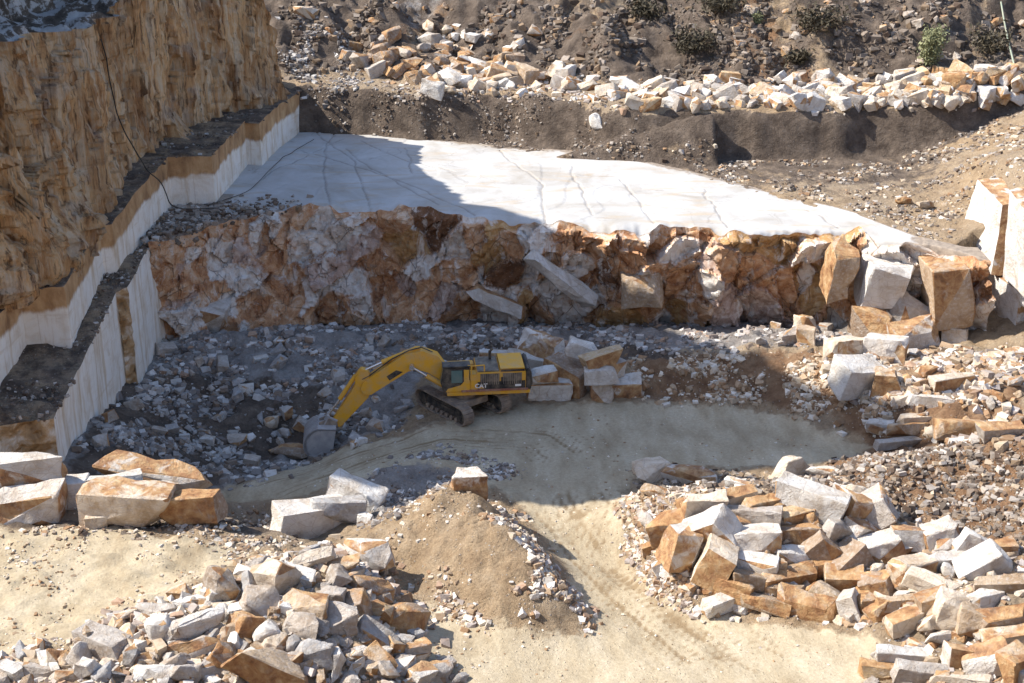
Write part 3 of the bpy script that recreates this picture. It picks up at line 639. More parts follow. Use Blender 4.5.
# ------------------------------------------------------------------ stones
CLS = {  # clean colour, share of rust-stained faces, words
    'white': ((.74, .715, .675), .16, 'white'), 'cream': ((.70, .60, .475), .2, 'cream'), 'tan': ((.50, .38, .26), .25, 'tan'),
    'grey': ((.48, .435, .39), .08, 'grey'), 'bluegrey': ((.40, .39, .385), .03, 'blue grey'), 'greytan': ((.47, .41, .35), .14, 'grey tan'),
    'brown': ((.36, .26, .18), .55, 'brown'), 'rust': ((.52, .38, .25), .85, 'rust brown'), 'orange': ((.60, .44, .26), .75, 'orange stained'),
    'whiterust': ((.72, .67, .61), .45, 'white and rust'), 'striped': ((.68, .58, .46), .40, 'white and orange striped')}
SEED = [1000]
def stone_mesh(dims, stainp, seed, jag=.16, sub=1, pointed=False, chunk=True):
    r = np.random.default_rng(seed); dims = np.asarray(dims, float)
    bm = bmesh.new()
    for sx in (-1, 1):
        for sy in (-1, 1):
            for sz in (-1, 1):
                k = 1-r.uniform(0, jag*2, 3)*(2.5 if r.random() < .3 else .8)
                if pointed and sz > 0: k[0] *= .35; k[1] *= .5
                bm.verts.new(Vector(.5*dims*np.array([sx, sy, sz])*k))
    if chunk and r.random() < .42 and not pointed:
        for v in bm.verts[:]: bm.verts.remove(v)
        for _ in range(int(r.integers(13, 20))):
            p = r.normal(size=3); p /= np.abs(p).max()**.72*np.linalg.norm(p)**.28; bm.verts.new(Vector(.5*dims*p*r.uniform(.86, 1.08)))
    for _ in range(int(r.integers(3, 8))):
        p = r.uniform(-1, 1, 3); a = r.integers(0, 3); p[a] = np.sign(p[a])*r.uniform(.9, 1.12); p[(a+1) % 3] *= .8; p[(a+2) % 3] *= .8
        if pointed and p[2] > 0: continue
        bm.verts.new(Vector(.5*dims*p*(1-jag*.4)))
    g = bmesh.ops.convex_hull(bm, input=bm.verts[:])
    bmesh.ops.delete(bm, geom=[e for e in set(g['geom_interior']+g['geom_unused']) if isinstance(e, bmesh.types.BMVert) and e.is_valid], context='VERTS')
    bmesh.ops.dissolve_limit(bm, angle_limit=.16, verts=bm.verts[:], edges=bm.edges[:])
    lay = bm.faces.layers.float.new('stain')
    for f in bm.faces: f[lay] = r.uniform(.55, 1) if r.random() < stainp else r.uniform(0, .25)
    bmesh.ops.bevel(bm, geom=bm.edges[:], offset=float(dims.min())*.02, segments=1, affect='EDGES', clamp_overlap=True)
    bmesh.ops.triangulate(bm, faces=bm.faces[:])
    if sub:
        for _ in range(sub):
            me_ = dims.max()*(.17 if sub > 1 else .30)
            ed = [e for e in bm.edges if e.calc_length() > me_]
            if ed: bmesh.ops.subdivide_edges(bm, edges=ed, cuts=1); bmesh.ops.triangulate(bm, faces=[f for f in bm.faces if len(f.verts) > 3])
    bm.normal_update()
    co = np.array([v.co for v in bm.verts]); no = np.array([v.normal for v in bm.verts])
    m = dims.mean(); o = r.uniform(0, 90, 3)
    q = co/m*2.2+o
    d = m*(.045*fbm(q[:, 0], q[:, 1], q[:, 2], 3, 5)+.035*vn(q[:, 0]*2.6, q[:, 1]*2.6, q[:, 2]*2.6, 9))
    co = co+no*d[:, None]
    for v, c in zip(bm.verts, co): v.co = c
    bmesh.ops.recalc_face_normals(bm, faces=bm.faces[:])
    me = bpy.data.meshes.new('stone'); bm.to_mesh(me); bm.free()
    for p in me.polygons: p.use_smooth = True
    me.set_sharp_from_angle(angle=R(24))
    return me
used_labels = {}
def stone(px, py, w, h, ang=0, cls='white', label=None, cat='stone block', group=None, lift=None, fn=gz, name='stone_block', yaw=None, jag=.17, pointed=False, thick=None, P=None, k=1.08, base=.28):
    w *= k; h *= k; SEED[0] += 1; sd = SEED[0]; r = np.random.default_rng(sd)
    chunk = jag >= .16; col, st, word = CLS[cls]; jag = jag*r.uniform(.7, 1.35)
    if P is None:
        d0 = march(px, py, .5, fn)
        dep = project(d0)[2]
    else: dep = project(np.asarray(P))[2]
    sx = w/F*dep; hh = h/F*dep
    sz = hh*.80; sy = (thick*sx if thick else hh*.72*r.uniform(.9, 1.3))
    if lift is None: lift = base*sz
    C = march(px, py, lift, fn) if P is None else np.asarray(P, float)
    sub = 2 if w > 22 else 1
    me = stone_mesh((sx*1.06, sy, sz*1.06), st, sd, jag, sub, pointed, chunk)
    o = link(name, me, M['marble'])
    o.location = C
    yaw = r.uniform(-32, 32) if yaw is None else yaw
    o.rotation_euler = (Matrix.Rotation(R(-ang), 3, 'Y') @ Matrix.Rotation(R(r.uniform(-12, 12)), 3, 'X') @ Matrix.Rotation(R(yaw), 3, 'Z')).to_euler()
    t = r.uniform(.88, 1.08); o.color = (*[min(.82, c*t) for c in col], 1)
    tag(o, label, cat, group)
    return o

RP = 'stone blocks in the right foreground pile'
right_pile = [
 (673,526,42,33,20,'rust','rust brown wedge at the left tip of the right pile'),
 (680,547,28,48,-12,'whiterust','tall white block with a rust side standing at the pile left edge'),
 (706,507,38,28,0,'cream','broad cream block at upper left of the right pile, beside the gravel berm'),
 (711,533,42,38,38,'white','big white slab tilted up to the right on the pile left flank'),
 (716,562,28,46,-20,'cream','upright cream block leaning left at the foot of the tilted white slab'),
 (753,517,46,24,0,'grey','smooth grey sided block above the square white block in the right pile'),
 (751,540,50,26,0,'whiterust','square white block with a rust underside mid pile, under the grey one'),
 (750,563,50,23,2,'white','clean white sawn block lying level below the square white block'),
 (728,587,43,23,-6,'rust','rust mottled block at lower left of pile, just above a white cube'),
 (724,603,36,18,-5,'white','low white block at the pile foot next to the haul road'),
 (765,604,42,16,-8,'tan','flat tan bar stone at the pile foot, right of the low white block'),
 (806,607,48,26,-5,'rust','large rust brown boulder at the front foot of the right pile'),
 (793,558,40,25,-8,'white','white slab with a brown seam across its face in the pile middle'),
 (787,577,56,21,-12,'rust','long rust brown slab under the seamed white slab'),
 (753,582,42,19,-15,'tan','tan block wedged between the level white block and the long rust slab'),
 (784,592,33,16,-5,'tan','small tan stone right above the flat bar stone at the pile foot'),
 (765,504,42,17,-8,'orange','orange faced slab on the crest left of the biggest white block'),
 (795,517,33,20,0,'orange','stubby orange block directly under the biggest white block'),
 (798,533,42,20,5,'brown','brown block with a pale seam below the stubby orange block'),
 (813,501,60,34,-8,'white','biggest white block, lying on the crest of the right pile'),
 (834,532,34,28,-30,'grey','grey tan block sliding down right of the brown seamed block'),
 (823,548,30,28,-40,'brown','dark brown angular block in the right middle of the pile'),
 (848,564,36,30,30,'brown','brown wedge with a pale edge, above the square rust tan block'),
 (844,581,34,29,5,'rust','square rust tan block low on the pile right side'),
 (832,600,50,25,-40,'tan','tan slab sloping steeply down to the right at the pile foot'),
 (850,606,18,34,22,'white','narrow white shard leaning on the sloping tan slab'),
 (820,568,20,20,0,'rust','little rust cube in the gap beside the seamed white slab'),
 (865,607,20,28,0,'rust','small upright rust stone near the right end of the pile foot'),
 (876,588,32,28,20,'brown','brown round shouldered block where the two right piles meet'),
 (879,612,20,20,30,'rust','rust stone in shade at the foot of where the right piles meet'),
 (880,550,40,34,20,'whiterust','block half white and half bright rust at the pile right shoulder'),
 (859,533,34,27,-30,'white','pale blue white block tipped against the right shoulder of the pile'),
 (851,507,28,36,-15,'whiterust','white block with an orange streak right behind the biggest white block'),
 (874,512,36,40,-45,'grey','grey slab with a steep sloping edge against the gravel heap'),
 (740,497,30,17,0,'cream','cream stone on the crest left of the orange faced slab'),
 (906,538,28,26,0,'white','white block with fine saw lines on top, below the gravel heap'),
 (940,537,30,30,15,'whiterust','white pointed block with a dark rust cap against the gravel heap'),
 (972,545,24,26,-30,'white','white pointed shard right of the dark capped block'),
 (1003,549,22,22,0,'rust','lone rust boulder on the gravel at the far right'),
 (950,562,54,22,-8,'whiterust','long brown and white bar stone across the top of the near right pile'),
 (910,573,38,32,0,'cream','bulky cream block left of the long brown and white bar'),
 (982,569,42,34,30,'white','large white slab tilted up to the right near the picture edge'),
 (1004,586,50,20,8,'tan','tan slab under the tilted white slab at the right edge'),
 (932,585,44,17,-5,'cream','thin cream slab below the long brown and white bar'),
 (898,603,36,15,-3,'tan','flat tan striped stone at the left tip of the near right pile'),
 (935,601,30,20,15,'tan','tan wedge right of the flat striped stone'),
 (951,611,26,36,-10,'cream','tall cream block in the middle of the near right pile'),
 (982,602,38,22,0,'white','grey white rough block behind the tall cream block'),
 (908,620,38,20,10,'cream','cream block under the flat striped stone'),
 (936,621,30,18,0,'cream','cream stone left of the foot of the tall cream block'),
 (969,622,26,32,-20,'tan','tan upright block right of the tall cream block'),
 (1001,620,46,24,10,'brown','brown topped slab near the right edge, sloping left'),
 (945,636,44,16,5,'white','flat pale block below the tall cream block'),
 (1007,638,44,18,12,'cream','cream slab under the brown topped slab at the right edge'),
 (902,660,50,24,-8,'white','white rough block low in the near right pile by the road'),
 (957,656,22,40,0,'whiterust','narrow upright block with white left and rust right faces'),
 (884,673,40,20,-5,'orange','orange block at the very bottom left of the near right pile'),
 (922,674,46,20,-5,'grey','grey slab at the picture bottom, right of the orange block'),
 (986,661,40,34,20,'white','broad white block near the bottom right corner'),
 (1014,668,30,40,0,'rust','rust block in the bottom right corner'),
 (962,682,48,20,0,'cream','cream slab cut by the picture bottom, left of the corner blocks')]
for px, py, w, h, a, c, lab in right_pile: stone(px, py, w, h, a, c, lab, group=RP, k=1.2, jag=.125)
for px, py, w, h, a, c, lab, pt in [
 (650,471,32,26,0,'cream','squared cream block at the left end of the berm, beside the shaded road', False),
 (690,476,56,24,-2,'whiterust','long white block with an orange corner on the berm behind the pile', False),
 (656,491,28,14,-8,'tan','flat tan stone in front of the squared cream block', False),
 (790,469,46,34,0,'cream','pointed cream boulder standing on the berm crest like a fin', True),
 (828,472,42,14,3,'white','low white block on the berm right of the pointed boulder', False),
 (738,484,30,10,0,'white','thin white slab on the berm between long block and pointed boulder', False)]:
    stone(px, py, w, h, a, c, lab, pointed=pt)
LP = 'stones in the left foreground pile'
left_pile = [
 (222,586,34,34,-30,'greytan','grey tan block leaning left at the back left of the left pile'),
 (249,572,28,13,-3,'white','low white slab on the back rim of the left pile'),
 (277,577,26,36,15,'cream','upright cream slab at the back of the left pile'),
 (300,578,32,21,0,'white','white block right of the upright cream slab'),
 (338,580,20,28,-20,'grey','grey stone with a bright edge near the back right'),
 (345,567,32,16,10,'tan','tan slab on the crest left of the big white topped block'),
 (310,560,46,18,5,'cream','long cream slab lying along the back crest of the left pile'),
 (368,554,46,34,-6,'whiterust','big white topped block with an orange side at the right back corner'),
 (371,590,42,24,-22,'brown','brown slab sloping right below the big white topped block'),
 (358,606,24,38,20,'brown','dark brown upright stone with a white rim left of the orange block'),
 (378,612,28,30,0,'orange','orange block against the brown boulder at the pile right side'),
 (403,620,46,34,-25,'brown','large brown boulder at the right edge above the pale track'),
 (258,605,36,32,-10,'greytan','brown and cream block in the upper middle of the left pile'),
 (304,605,42,26,-5,'tan','broad smooth tan block in the middle of the left pile'),
 (334,597,22,24,10,'grey','grey stone right of the broad smooth tan block'),
 (304,626,40,24,0,'greytan','rough grey tan block below the broad smooth tan block'),
 (244,627,34,32,-10,'rust','round faced rust boulder in the left pile'),
 (268,634,22,26,-30,'white','white shard right of the round faced rust boulder'),
 (197,628,54,26,3,'white','long white rough block left of the round rust boulder'),
 (219,609,42,16,12,'cream','cream slab above the long white rough block'),
 (184,651,68,22,5,'greytan','long grey slab with a tan underside below the long white block'),
 (262,668,66,44,-30,'tan','largest slab of the left pile, tan and sloping right at the bottom'),
 (222,656,20,36,0,'brown','dark brown upright stone left of the largest tan slab'),
 (340,622,30,34,-10,'grey','rounded grey boulder right of the rough grey tan block'),
 (315,653,38,34,20,'bluegrey','flat faced blue grey block right of the largest tan slab'),
 (337,664,22,38,0,'white','pointed white shard at the pile bottom'),
 (381,661,30,28,-30,'rust','pale stone with a rust face at lower right of the left pile'),
 (366,652,24,18,0,'white','small white block above the pale stone with a rust face'),
 (378,635,52,28,-30,'bluegrey','large blue grey slab sloping right in shade under the brown boulder'),
 (402,643,22,15,0,'bluegrey','small blue stone under the large brown boulder'),
 (414,652,26,22,0,'grey','speckled grey stone at the right tip of the left pile'),
 (405,668,22,18,10,'white','white cobble below the speckled grey stone'),
 (435,672,30,22,-8,'grey','grey block at the right foot of the pile on the track edge'),
 (208,671,34,24,0,'greytan','grey tan wedge left of the largest tan slab'),
 (186,673,30,24,-20,'grey','grey flat faced stone at the bottom, left of the grey tan wedge'),
 (157,610,34,17,0,'grey','grey slab at the left rim by the tan terrace'),
 (160,630,22,30,10,'white','upright pale stone below the grey slab at the left rim'),
 (192,602,34,13,0,'white','thin white slab on the left rim right of the grey slab'),
 (101,642,60,32,-3,'grey','large flat topped grey block on the left wing of the pile'),
 (80,655,24,34,0,'grey','pointed grey shard in front of the flat topped grey block'),
 (88,671,38,28,10,'white','rough white block with a tan corner below the pointed grey shard'),
 (10,671,22,18,0,'white','round white cobble in the bottom left corner'),
 (42,673,42,16,-10,'greytan','brown edged slab near the bottom left corner'),
 (152,676,38,22,0,'white','white block at the bottom edge between the slabs'),
 (128,615,26,12,5,'cream','small cream slab stranded on the terrace at the pile edge')]
for px, py, w, h, a, c, lab in left_pile:
    stone(px, py, w, h, a, c, lab, group=LP, pointed=('pointed' in lab), jag=.23, k=1.2)
for px, py, w, h, a, c, lab, lf in [
 (28,504,72,34,0,'whiterust','white block with a big dark rust stain under the leftmost top block',None),
 (66,492,38,26,0,'white','weathered pale block behind the dark stained one at far left',None),
 (26,469,62,28,4,'white','cream white block lying on top of the dark stained block',3.0),
 (123,504,84,34,-3,'striped','striped white and orange block at the base of the terrace stack',None),
 (190,508,52,24,5,'brown','grey brown block half buried right of the striped block',None),
 (112,482,50,16,3,'white','white wedge between striped block and long orange block',2.4),
 (150,475,106,27,-6,'whiterust','long block with an orange rounded end on top of the striped block',2.9),
 (97,521,20,13,0,'cream','small cream stone at the front foot of the striped block',None)]:
    stone(px, py, w, h*1.28, a, c, lab, lift=lf, yaw=float(rng.uniform(-6, 16)), group='blocks along the left terrace edge', jag=.12, base=.5, k=1.12)
for px, py, w, h, a, c, lab in [
 (311,519,62,34,-8,'whiterust','white topped block with an orange front beside the shaded ramp'),
 (337,511,44,26,-4,'bluegrey','blue grey flat block behind the white topped one by the ramp'),
 (356,494,46,28,-15,'white','tilted white slab with a brown end next to the ramp'),
 (367,519,15,11,0,'white','little white cube between the ramp blocks and the dirt mound')]:
    stone(px, py, w, h, a, c, lab, group='blocks beside the ramp', jag=.12, base=.5, k=1.2)
stone(468,484,33,36,-5,'whiterust','single white block with an orange lower half on top of the dirt mound', yaw=12, jag=.08)
for px, py, w, h, a, c, lab, lf in [
 (550,389,36,19,-3,'white','long white block on the ground touching the excavator tail',None),
 (568,378,40,40,-10,'brown','tall brown faced block with a white top in the stack middle',None),
 (601,391,24,26,0,'whiterust','white and brown block on the ground at the stack front',None),
 (625,388,26,24,0,'whiterust','white block with an orange right end at the stack right end',None),
 (588,382,14,16,0,'bluegrey','dark blue chunk filling the gap in the block stack',None),
 (497,358,30,16,0,'white','pale pointed block just above the excavator hood',None),
 (529,362,36,18,-5,'white','white rounded block behind the excavator hood',None),
 (543,375,22,13,0,'white','white block lying on the long white block by the tail',2.0),
 (541,344,38,20,-5,'whiterust','blue white flat block with an orange corner topmost at the back',1.6),
 (585,350,28,16,-12,'white','grey white slab behind the tall brown faced block',2.6),
 (602,361,34,24,10,'orange','orange stained block near the top right of the stack',3.0),
 (602,375,28,14,0,'white','flat white block under the orange stained one',2.2),
 (617,371,15,20,5,'white','narrow white block at the right of the stack under the orange one',2.0)]:
    stone(px, py, w, h, a, c, lab, lift=lf, group='block stack behind the excavator', jag=.13, k=1.25)
for px, py, w, h, a, c, lab in [
 (844,350,36,25,-3,'cream','clean cream block on the bank below the rock face'),
 (886,349,34,28,0,'whiterust','white and grey block with an orange right side'),
 (857,379,42,38,-15,'white','large white broken boulder with a tan side on the right bank'),
 (887,383,24,28,0,'tan','tan block leaning against the large white broken boulder'),
 (870,326,36,40,-10,'brown','big brown boulder at the foot of the rock face'),
 (917,338,46,38,0,'whiterust','round white boulder with a rust swirl beside the cut corner'),
 (900,316,20,24,10,'rust','bright rust wedge behind the round white boulder'),
 (806,336,16,20,0,'tan','upright tan stone in the fallen grey blocks'),
 (808,324,20,18,0,'cream','cream stone above the upright tan stone'),
 (818,312,24,24,-30,'brown','brown slab leaning up the rock face'),
 (788,338,19,15,0,'grey','grey stone left of the upright tan stone'),
 (832,324,24,12,28,'white','thin white slab tilted right in the fallen blocks'),
 (864,307,17,12,0,'white','small white block perched on the big brown boulder'),
 (954,337,22,19,0,'cream','cream boulder at the bottom of the rusty corner slab'),
 (950,383,42,17,-2,'striped','layered tan slab lying on the right rubble slope'),
 (930,401,38,13,-4,'white','flat white slab below the layered tan slab'),
 (880,426,24,13,-3,'white','small white block at the left of the roadside row'),
 (908,429,34,16,-2,'tan','dark sided tan block second in the roadside row'),
 (922,419,42,9,-2,'cream','thin cream plank of stone behind the roadside row'),
 (961,430,48,22,-2,'rust','long rust and cream block in the middle of the roadside row'),
 (1001,433,44,21,-3,'grey','greyish rounded block at the right end of the roadside row'),
 (898,443,44,10,-6,'grey','low grey slab on the road side of the row')]:
    stone(px, py, w, h, a, c, lab, group='blocks on the right bank', jag=.15, k=1.2)
stone(307,14,26,16,-4,'cream','cream boulder alone on the gravel heap beyond the cut wall', fn=bz, lift=.6)
stone(597,122,12,20,38,'white','white slab stuck on the brown scarp above the marble floor', fn=bz, lift=.3)
for px, py, w, h, c, lab in [(700,228,24,12,'rust','dark rust boulder on scree')]:
    pass
for px, py, w, h, a, c, lab in [(846,205,0,0,0,'rust','')]: pass
stone(907,200,22,12,8,'rust','rust brown boulder lying on the scree above the marble floor', fn=bz, lift=.3)
stone(926,205,20,10,-4,'tan','tan boulder right of the rust boulder on the scree', fn=bz, lift=.3)

for px, py, w, h, a, c, lab, Y in [
 (563,284,84,24,-42,'white','long white slab leaning diagonally down the middle of the rock face',110.2),
 (497,300,56,18,-22,'whiterust','white slab fallen at the foot of the rock face left of the diagonal slab',112.6),
 (640,292,40,44,8,'tan','tan slab standing against the rock face right of the diagonal slab',110.0),
 (205,318,46,52,-8,'whiterust','pale brown slab standing at the left foot of the rock face',111.0),
 (886,282,44,66,-6,'white','tall pale slab standing at the right end of the rock face',106.2),
 (945,290,38,78,10,'rust','tall rust orange slab leaning at the right corner of the rock face',104.4),
 (838,272,28,70,-3,'rust','upright rust column of rock beside the tall pale slab',107.0),
 (906,312,40,40,-35,'grey','grey broken slab leaning between the two tall slabs',104.6)]:
    stone(px, py, w, h, a, c, lab, cat='broken rock', P=atY(px, py, Y), name='broken_rock', jag=.15, yaw=float(rng.uniform(-14, 14)), group='slabs against the rock face')
# --- filler stones of each pile: smaller pieces between the big blocks
SMALL = []
def merge_small():
    V, Fs, st, tc = [], [], [], []
    for o in SMALL:
        me = o.data; b = len(V); mw = Matrix.LocRotScale(o.location, o.rotation_euler, o.scale)
        V += [tuple(mw @ v.co) for v in me.vertices]; Fs += [[i+b for i in p.vertices] for p in me.polygons]
        a = np.zeros(len(me.polygons), np.float32); me.attributes['stain'].data.foreach_get('value', a); st += a.tolist()
        tc += [tuple(o.color)]*len(me.vertices)
        bpy.data.objects.remove(o); bpy.data.meshes.remove(me)
    me = bpy.data.meshes.new('small_stones'); me.from_pydata(V, [], Fs)
    me.attributes.new('stain', 'FLOAT', 'FACE').data.foreach_set('value', st)
    me.attributes.new('tint', 'FLOAT_COLOR', 'POINT').data.foreach_set('color', np.array(tc, np.float32).ravel())
    for p in me.polygons: p.use_smooth = True
    me.set_sharp_from_angle(angle=R(24)); me.update()
    tag(link('small_stones', me, M['marble_mixed']), 'small mixed stones filling the gaps between the big blocks of the piles', 'small stones', None, 'stuff')
def fill(poly, n, size, classes, labelf, group, fn=gz, liftk=.3, seed=0, name='stone_block', cat='stone block', mind=.75, avoid=(), jag=.2, single=0):
    r = np.random.default_rng(seed); out = []; x0 = min(p[0] for p in poly); x1 = max(p[0] for p in poly); y0 = min(p[1] for p in poly); y1 = max(p[1] for p in poly)
    placed = [(a[0], a[1], (a[2]+a[3])*.22) for a in avoid]; tries = 0
    while len(out) < n and tries < n*60:
        tries += 1
        px = r.uniform(x0, x1); py = r.uniform(y0, y1)
        if not inpoly(np.array([px]), np.array([py]), poly)[0]: continue
        w = r.uniform(*size); h = w*r.uniform(.5, .95)
        if any(math.hypot(px-a, (py-b)*1.3) < mind*.5*(w+2*c)*.5+.0 for a, b, c in placed): continue
        c = classes[int(r.integers(0, len(classes)))]
        o = stone(px, py, w, h, r.uniform(-30, 30), c, None, cat, group, lift=None, fn=fn, name=name, jag=jag, yaw=r.uniform(-80, 80))
        placed.append((px, py, w*.5)); out.append(o)
        if w < single: SMALL.append(o); continue
        tag(o, labelf(px, py, w, CLS[c][2]))
    return out
fill([(640,520),(690,490),(860,490),(900,530),(1024,560),(1024,683),(870,683),(890,625),(700,612),(660,580)], 110, (12, 25), ['cream','tan','brown','rust','white','grey'],
     lambda px, py, w, wd: f"small {wd} stone wedged between the big blocks of the {'right' if px < 890 else 'near right corner'} pile", 'small stones in the right foreground piles', seed=11, avoid=right_pile, single=99)
fill([(0,650),(60,640),(140,612),(215,575),(330,545),(392,565),(425,640),(470,683),(0,683)], 190, (10, 27), ['grey','greytan','white','cream','bluegrey','grey','white','tan'],
     lambda px, py, w, wd: f"{'small' if w < 16 else 'middling'} {wd} stone among the rubble on the {'left wing' if px < 180 else 'middle' if px < 300 else 'right side'} of the left pile", 'small stones in the left foreground pile', seed=12, avoid=left_pile, jag=.24, single=23, mind=.62)
# the row of pale blocks along the upper terrace
def rowlab(px, py, w, wd):
    where = 'at its left end' if px < 480 else 'above the brown scarp left part' if px < 600 else 'above the curved soil scarp' if px < 760 else 'left of the green shrub' if px < 890 else 'in front of the green shrub' if px < 970 else 'at its right end'
    return f"{'large' if w > 17 else 'small'} {wd} block in the terrace row {where}"
fill([(430,66),(470,62),(560,70),(640,84),(640,104),(590,100),(500,92),(420,90),(395,80)], 60, (11, 28), ['white','cream','white','cream','tan','whiterust'], rowlab, 'row of pale blocks along the upper terrace', bz, seed=21, mind=.5, jag=.17, single=15.5)
fill([(640,86),(700,78),(860,76),(1024,70),(1024,104),(900,105),(640,107)], 190, (12, 25), ['white','cream','cream','white','tan','orange','whiterust','grey'], rowlab, 'row of pale blocks along the upper terrace', bz, seed=22, mind=.40, jag=.19, single=17)
merge_small()
fill([(345,45),(390,32),(470,45),(520,60),(480,82),(420,84),(370,80),(350,66)], 52, (9, 22), ['brown','greytan','brown','grey','tan'],
     lambda px, py, w, wd: f"{'large' if w > 15 else 'small'} {wd} stone in the dark dump heap left of the terrace row", 'stones in the dark dump heap', bz, seed=23, mind=.6, name='boulder', cat='boulder')
fill([(415,28),(450,24),(540,42),(520,56),(450,48)], 16, (8, 17), ['cream','white','white'],
     lambda px, py, w, wd: f"{wd} rock on the crest behind the dark dump heap", 'pale rocks behind the dark dump heap', bz, seed=24, name='boulder', cat='boulder')
# fallen boulders round the pit
fill([(160,330),(330,330),(400,345),(330,420),(290,470),(120,470),(90,440)], 46, (8, 20), ['grey','grey','bluegrey','white','greytan'],
     lambda px, py, w, wd: f"{wd} boulder in the shaded rubble left of the excavator, {'under the rock face' if py < 370 else 'below the cut wall' if px < 190 else 'by the bucket'}", 'boulders in the shaded pit rubble', seed=31, name='boulder', cat='boulder')
fill([(340,395),(410,400),(400,420),(350,452),(330,440)], 18, (8, 18), ['bluegrey','white','grey'],
     lambda px, py, w, wd: f"{wd} chunk heaped below the excavator arm", 'chunks below the excavator arm', seed=32, name='boulder', cat='boulder')
stone(290,452,38,18,-3,'brown','flat reddish brown slab lying left of the bucket', name='boulder', cat='boulder')
stone(272,424,18,15,10,'cream','pale tan stone above the flat reddish slab', name='boulder', cat='boulder')
fill([(770,315),(860,300),(870,345),(760,345)], 22, (8, 17), ['bluegrey','grey','grey','white'],
     lambda px, py, w, wd: f"{wd} broken block in the fall under the right rock face", 'fallen blocks under the right rock face', seed=33, name='boulder', cat='boulder')
fill([(880,360),(1024,360),(1024,425),(930,420),(880,405)], 40, (8, 19), ['tan','cream','rust','grey','brown'],
     lambda px, py, w, wd: f"{wd} stone scattered on the right rubble slope {'near the layered slab' if px < 960 else 'near the picture edge'}", 'stones on the right rubble slope', seed=34, name='boulder', cat='boulder')
fill([(285,20),(420,0),(640,0),(1024,0),(1024,60),(860,66),(640,72),(480,44),(330,40)], 45, (6, 14), ['greytan','brown','brown','tan','greytan'],
     lambda px, py, w, wd: f"{wd} rock on the far hillside, {'left' if px < 500 else 'middle' if px < 760 else 'right'} part", 'rocks on the far hillside', bz, seed=35, name='boulder', cat='boulder')

# ------------------------------------------------------------------ loose rubble (stuff): thousands of small stones
ICO = []
for q in range(10):
    bm = bmesh.new(); r = np.random.default_rng(900+q); sc = np.array([1.0, r.uniform(.6, .9), r.uniform(.4, .75)])
    for c in np.ndindex(2, 2, 2): bm.verts.new(Vector((np.array(c)*2-1)*sc*(1-r.uniform(0, .5, 3))))
    for _ in range(2): bm.verts.new(Vector(r.uniform(-1, 1, 3)*sc))
    g = bmesh.ops.convex_hull(bm, input=bm.verts[:])
    bmesh.ops.delete(bm, geom=[e for e in set(g['geom_interior']+g['geom_unused']) if isinstance(e, bmesh.types.BMVert) and e.is_valid], context='VERTS')
    bm.verts.index_update()
    ICO.append((np.array([x.co for x in bm.verts]), np.array([[x.index for x in f.verts] for f in bm.faces]))); bm.free()
def rubble(name, label, poly, n, size, palette, fn=gz, seed=0, box=None, pw=3.6, sink=-.08, ytest=None, clump=1.5):
    r = np.random.default_rng(seed)
    box = box or (-34, 50, 50, 125)
    ax_, ay_ = [], []
    for a_, b_ in poly:
        p_ = march(a_, b_, 0, fn, 50, 260, 500); ax_.append(p_[0]); ay_.append(p_[1])
    box = (max(box[0], min(ax_)-2), min(box[1], max(ax_)+2), max(box[2], min(ay_)-2), min(box[3], max(ay_)+2))
    X = r.uniform(box[0], box[1], n*12); Y = r.uniform(box[2], box[3], n*12)
    Z = fn(X, Y); px, py, _ = project(np.stack([X, Y, Z], -1))
    ok = inpoly(px+r.normal(0, 7, len(px)), py+r.normal(0, 4.5, len(px)), poly)
    cl = fbm(X*.45, Y*.45, 0, 2, seed)
    ok &= (cl*clump+r.uniform(-.6, .6, len(X)) > 0)
    if ytest is not None: ok &= ytest(X, Y)
    idx = np.flatnonzero(ok)[:n]; X, Y, Z = X[idx], Y[idx], Z[idx]; k = len(idx)
    if k == 0: print('EMPTY', name, label); return
    sz = size[0]+(size[1]-size[0])*r.random(k)**pw
    ang = r.uniform(0, 6.283, (k, 3))
    VV, FF, CC = [], [], []; base = 0
    pal = np.array(palette); pi = r.integers(0, len(pal), k); tone = r.uniform(.75, 1.2, k)
    for t in range(10):
        sel = np.flatnonzero(np.arange(k) % 10 == t)
        if not len(sel): continue
        v, f = ICO[t]; c, s = np.cos(ang[sel]), np.sin(ang[sel]); m = len(sel)
        Rz = np.zeros((m, 3, 3)); Rz[:, 0, 0] = c[:, 0]; Rz[:, 0, 1] = -s[:, 0]; Rz[:, 1, 0] = s[:, 0]; Rz[:, 1, 1] = c[:, 0]; Rz[:, 2, 2] = 1
        Rx = np.zeros((m, 3, 3)); Rx[:, 1, 1] = c[:, 1]; Rx[:, 1, 2] = -s[:, 1]; Rx[:, 2, 1] = s[:, 1]; Rx[:, 2, 2] = c[:, 1]; Rx[:, 0, 0] = 1
        Q = np.einsum('mij,mjk,vk->mvi', Rz, Rx, v)*sz[sel][:, None, None]
        Q += np.stack([X[sel], Y[sel], Z[sel]+sz[sel]*sink], -1)[:, None, :]
        VV.append(Q.reshape(-1, 3)); FF.append((f[None]+(np.arange(m)*len(v))[:, None, None]+base).reshape(-1, 3)); base += m*len(v)
        CC.append(np.repeat((pal[pi[sel]]*tone[sel][:, None]).clip(0, .8), len(v), 0))
    me = fast_mesh(name, np.concatenate(VV), np.concatenate(FF), None, False, None, np.concatenate(CC))
    tag(link(name, me, M['loose']), label, 'rubble', None, 'stuff')
GP = [(.31, .285, .265), (.39, .365, .34), (.22, .20, .185), (.52, .495, .465), (.22, .17, .13), (.16, .135, .12)]
TP = [(.45, .36, .26), (.54, .46, .36), (.36, .26, .17), (.60, .55, .48), (.30, .19, .11)]
BP = [(.20, .155, .12), (.27, .22, .175), (.34, .30, .26), (.15, .105, .075), (.44, .40, .36)]
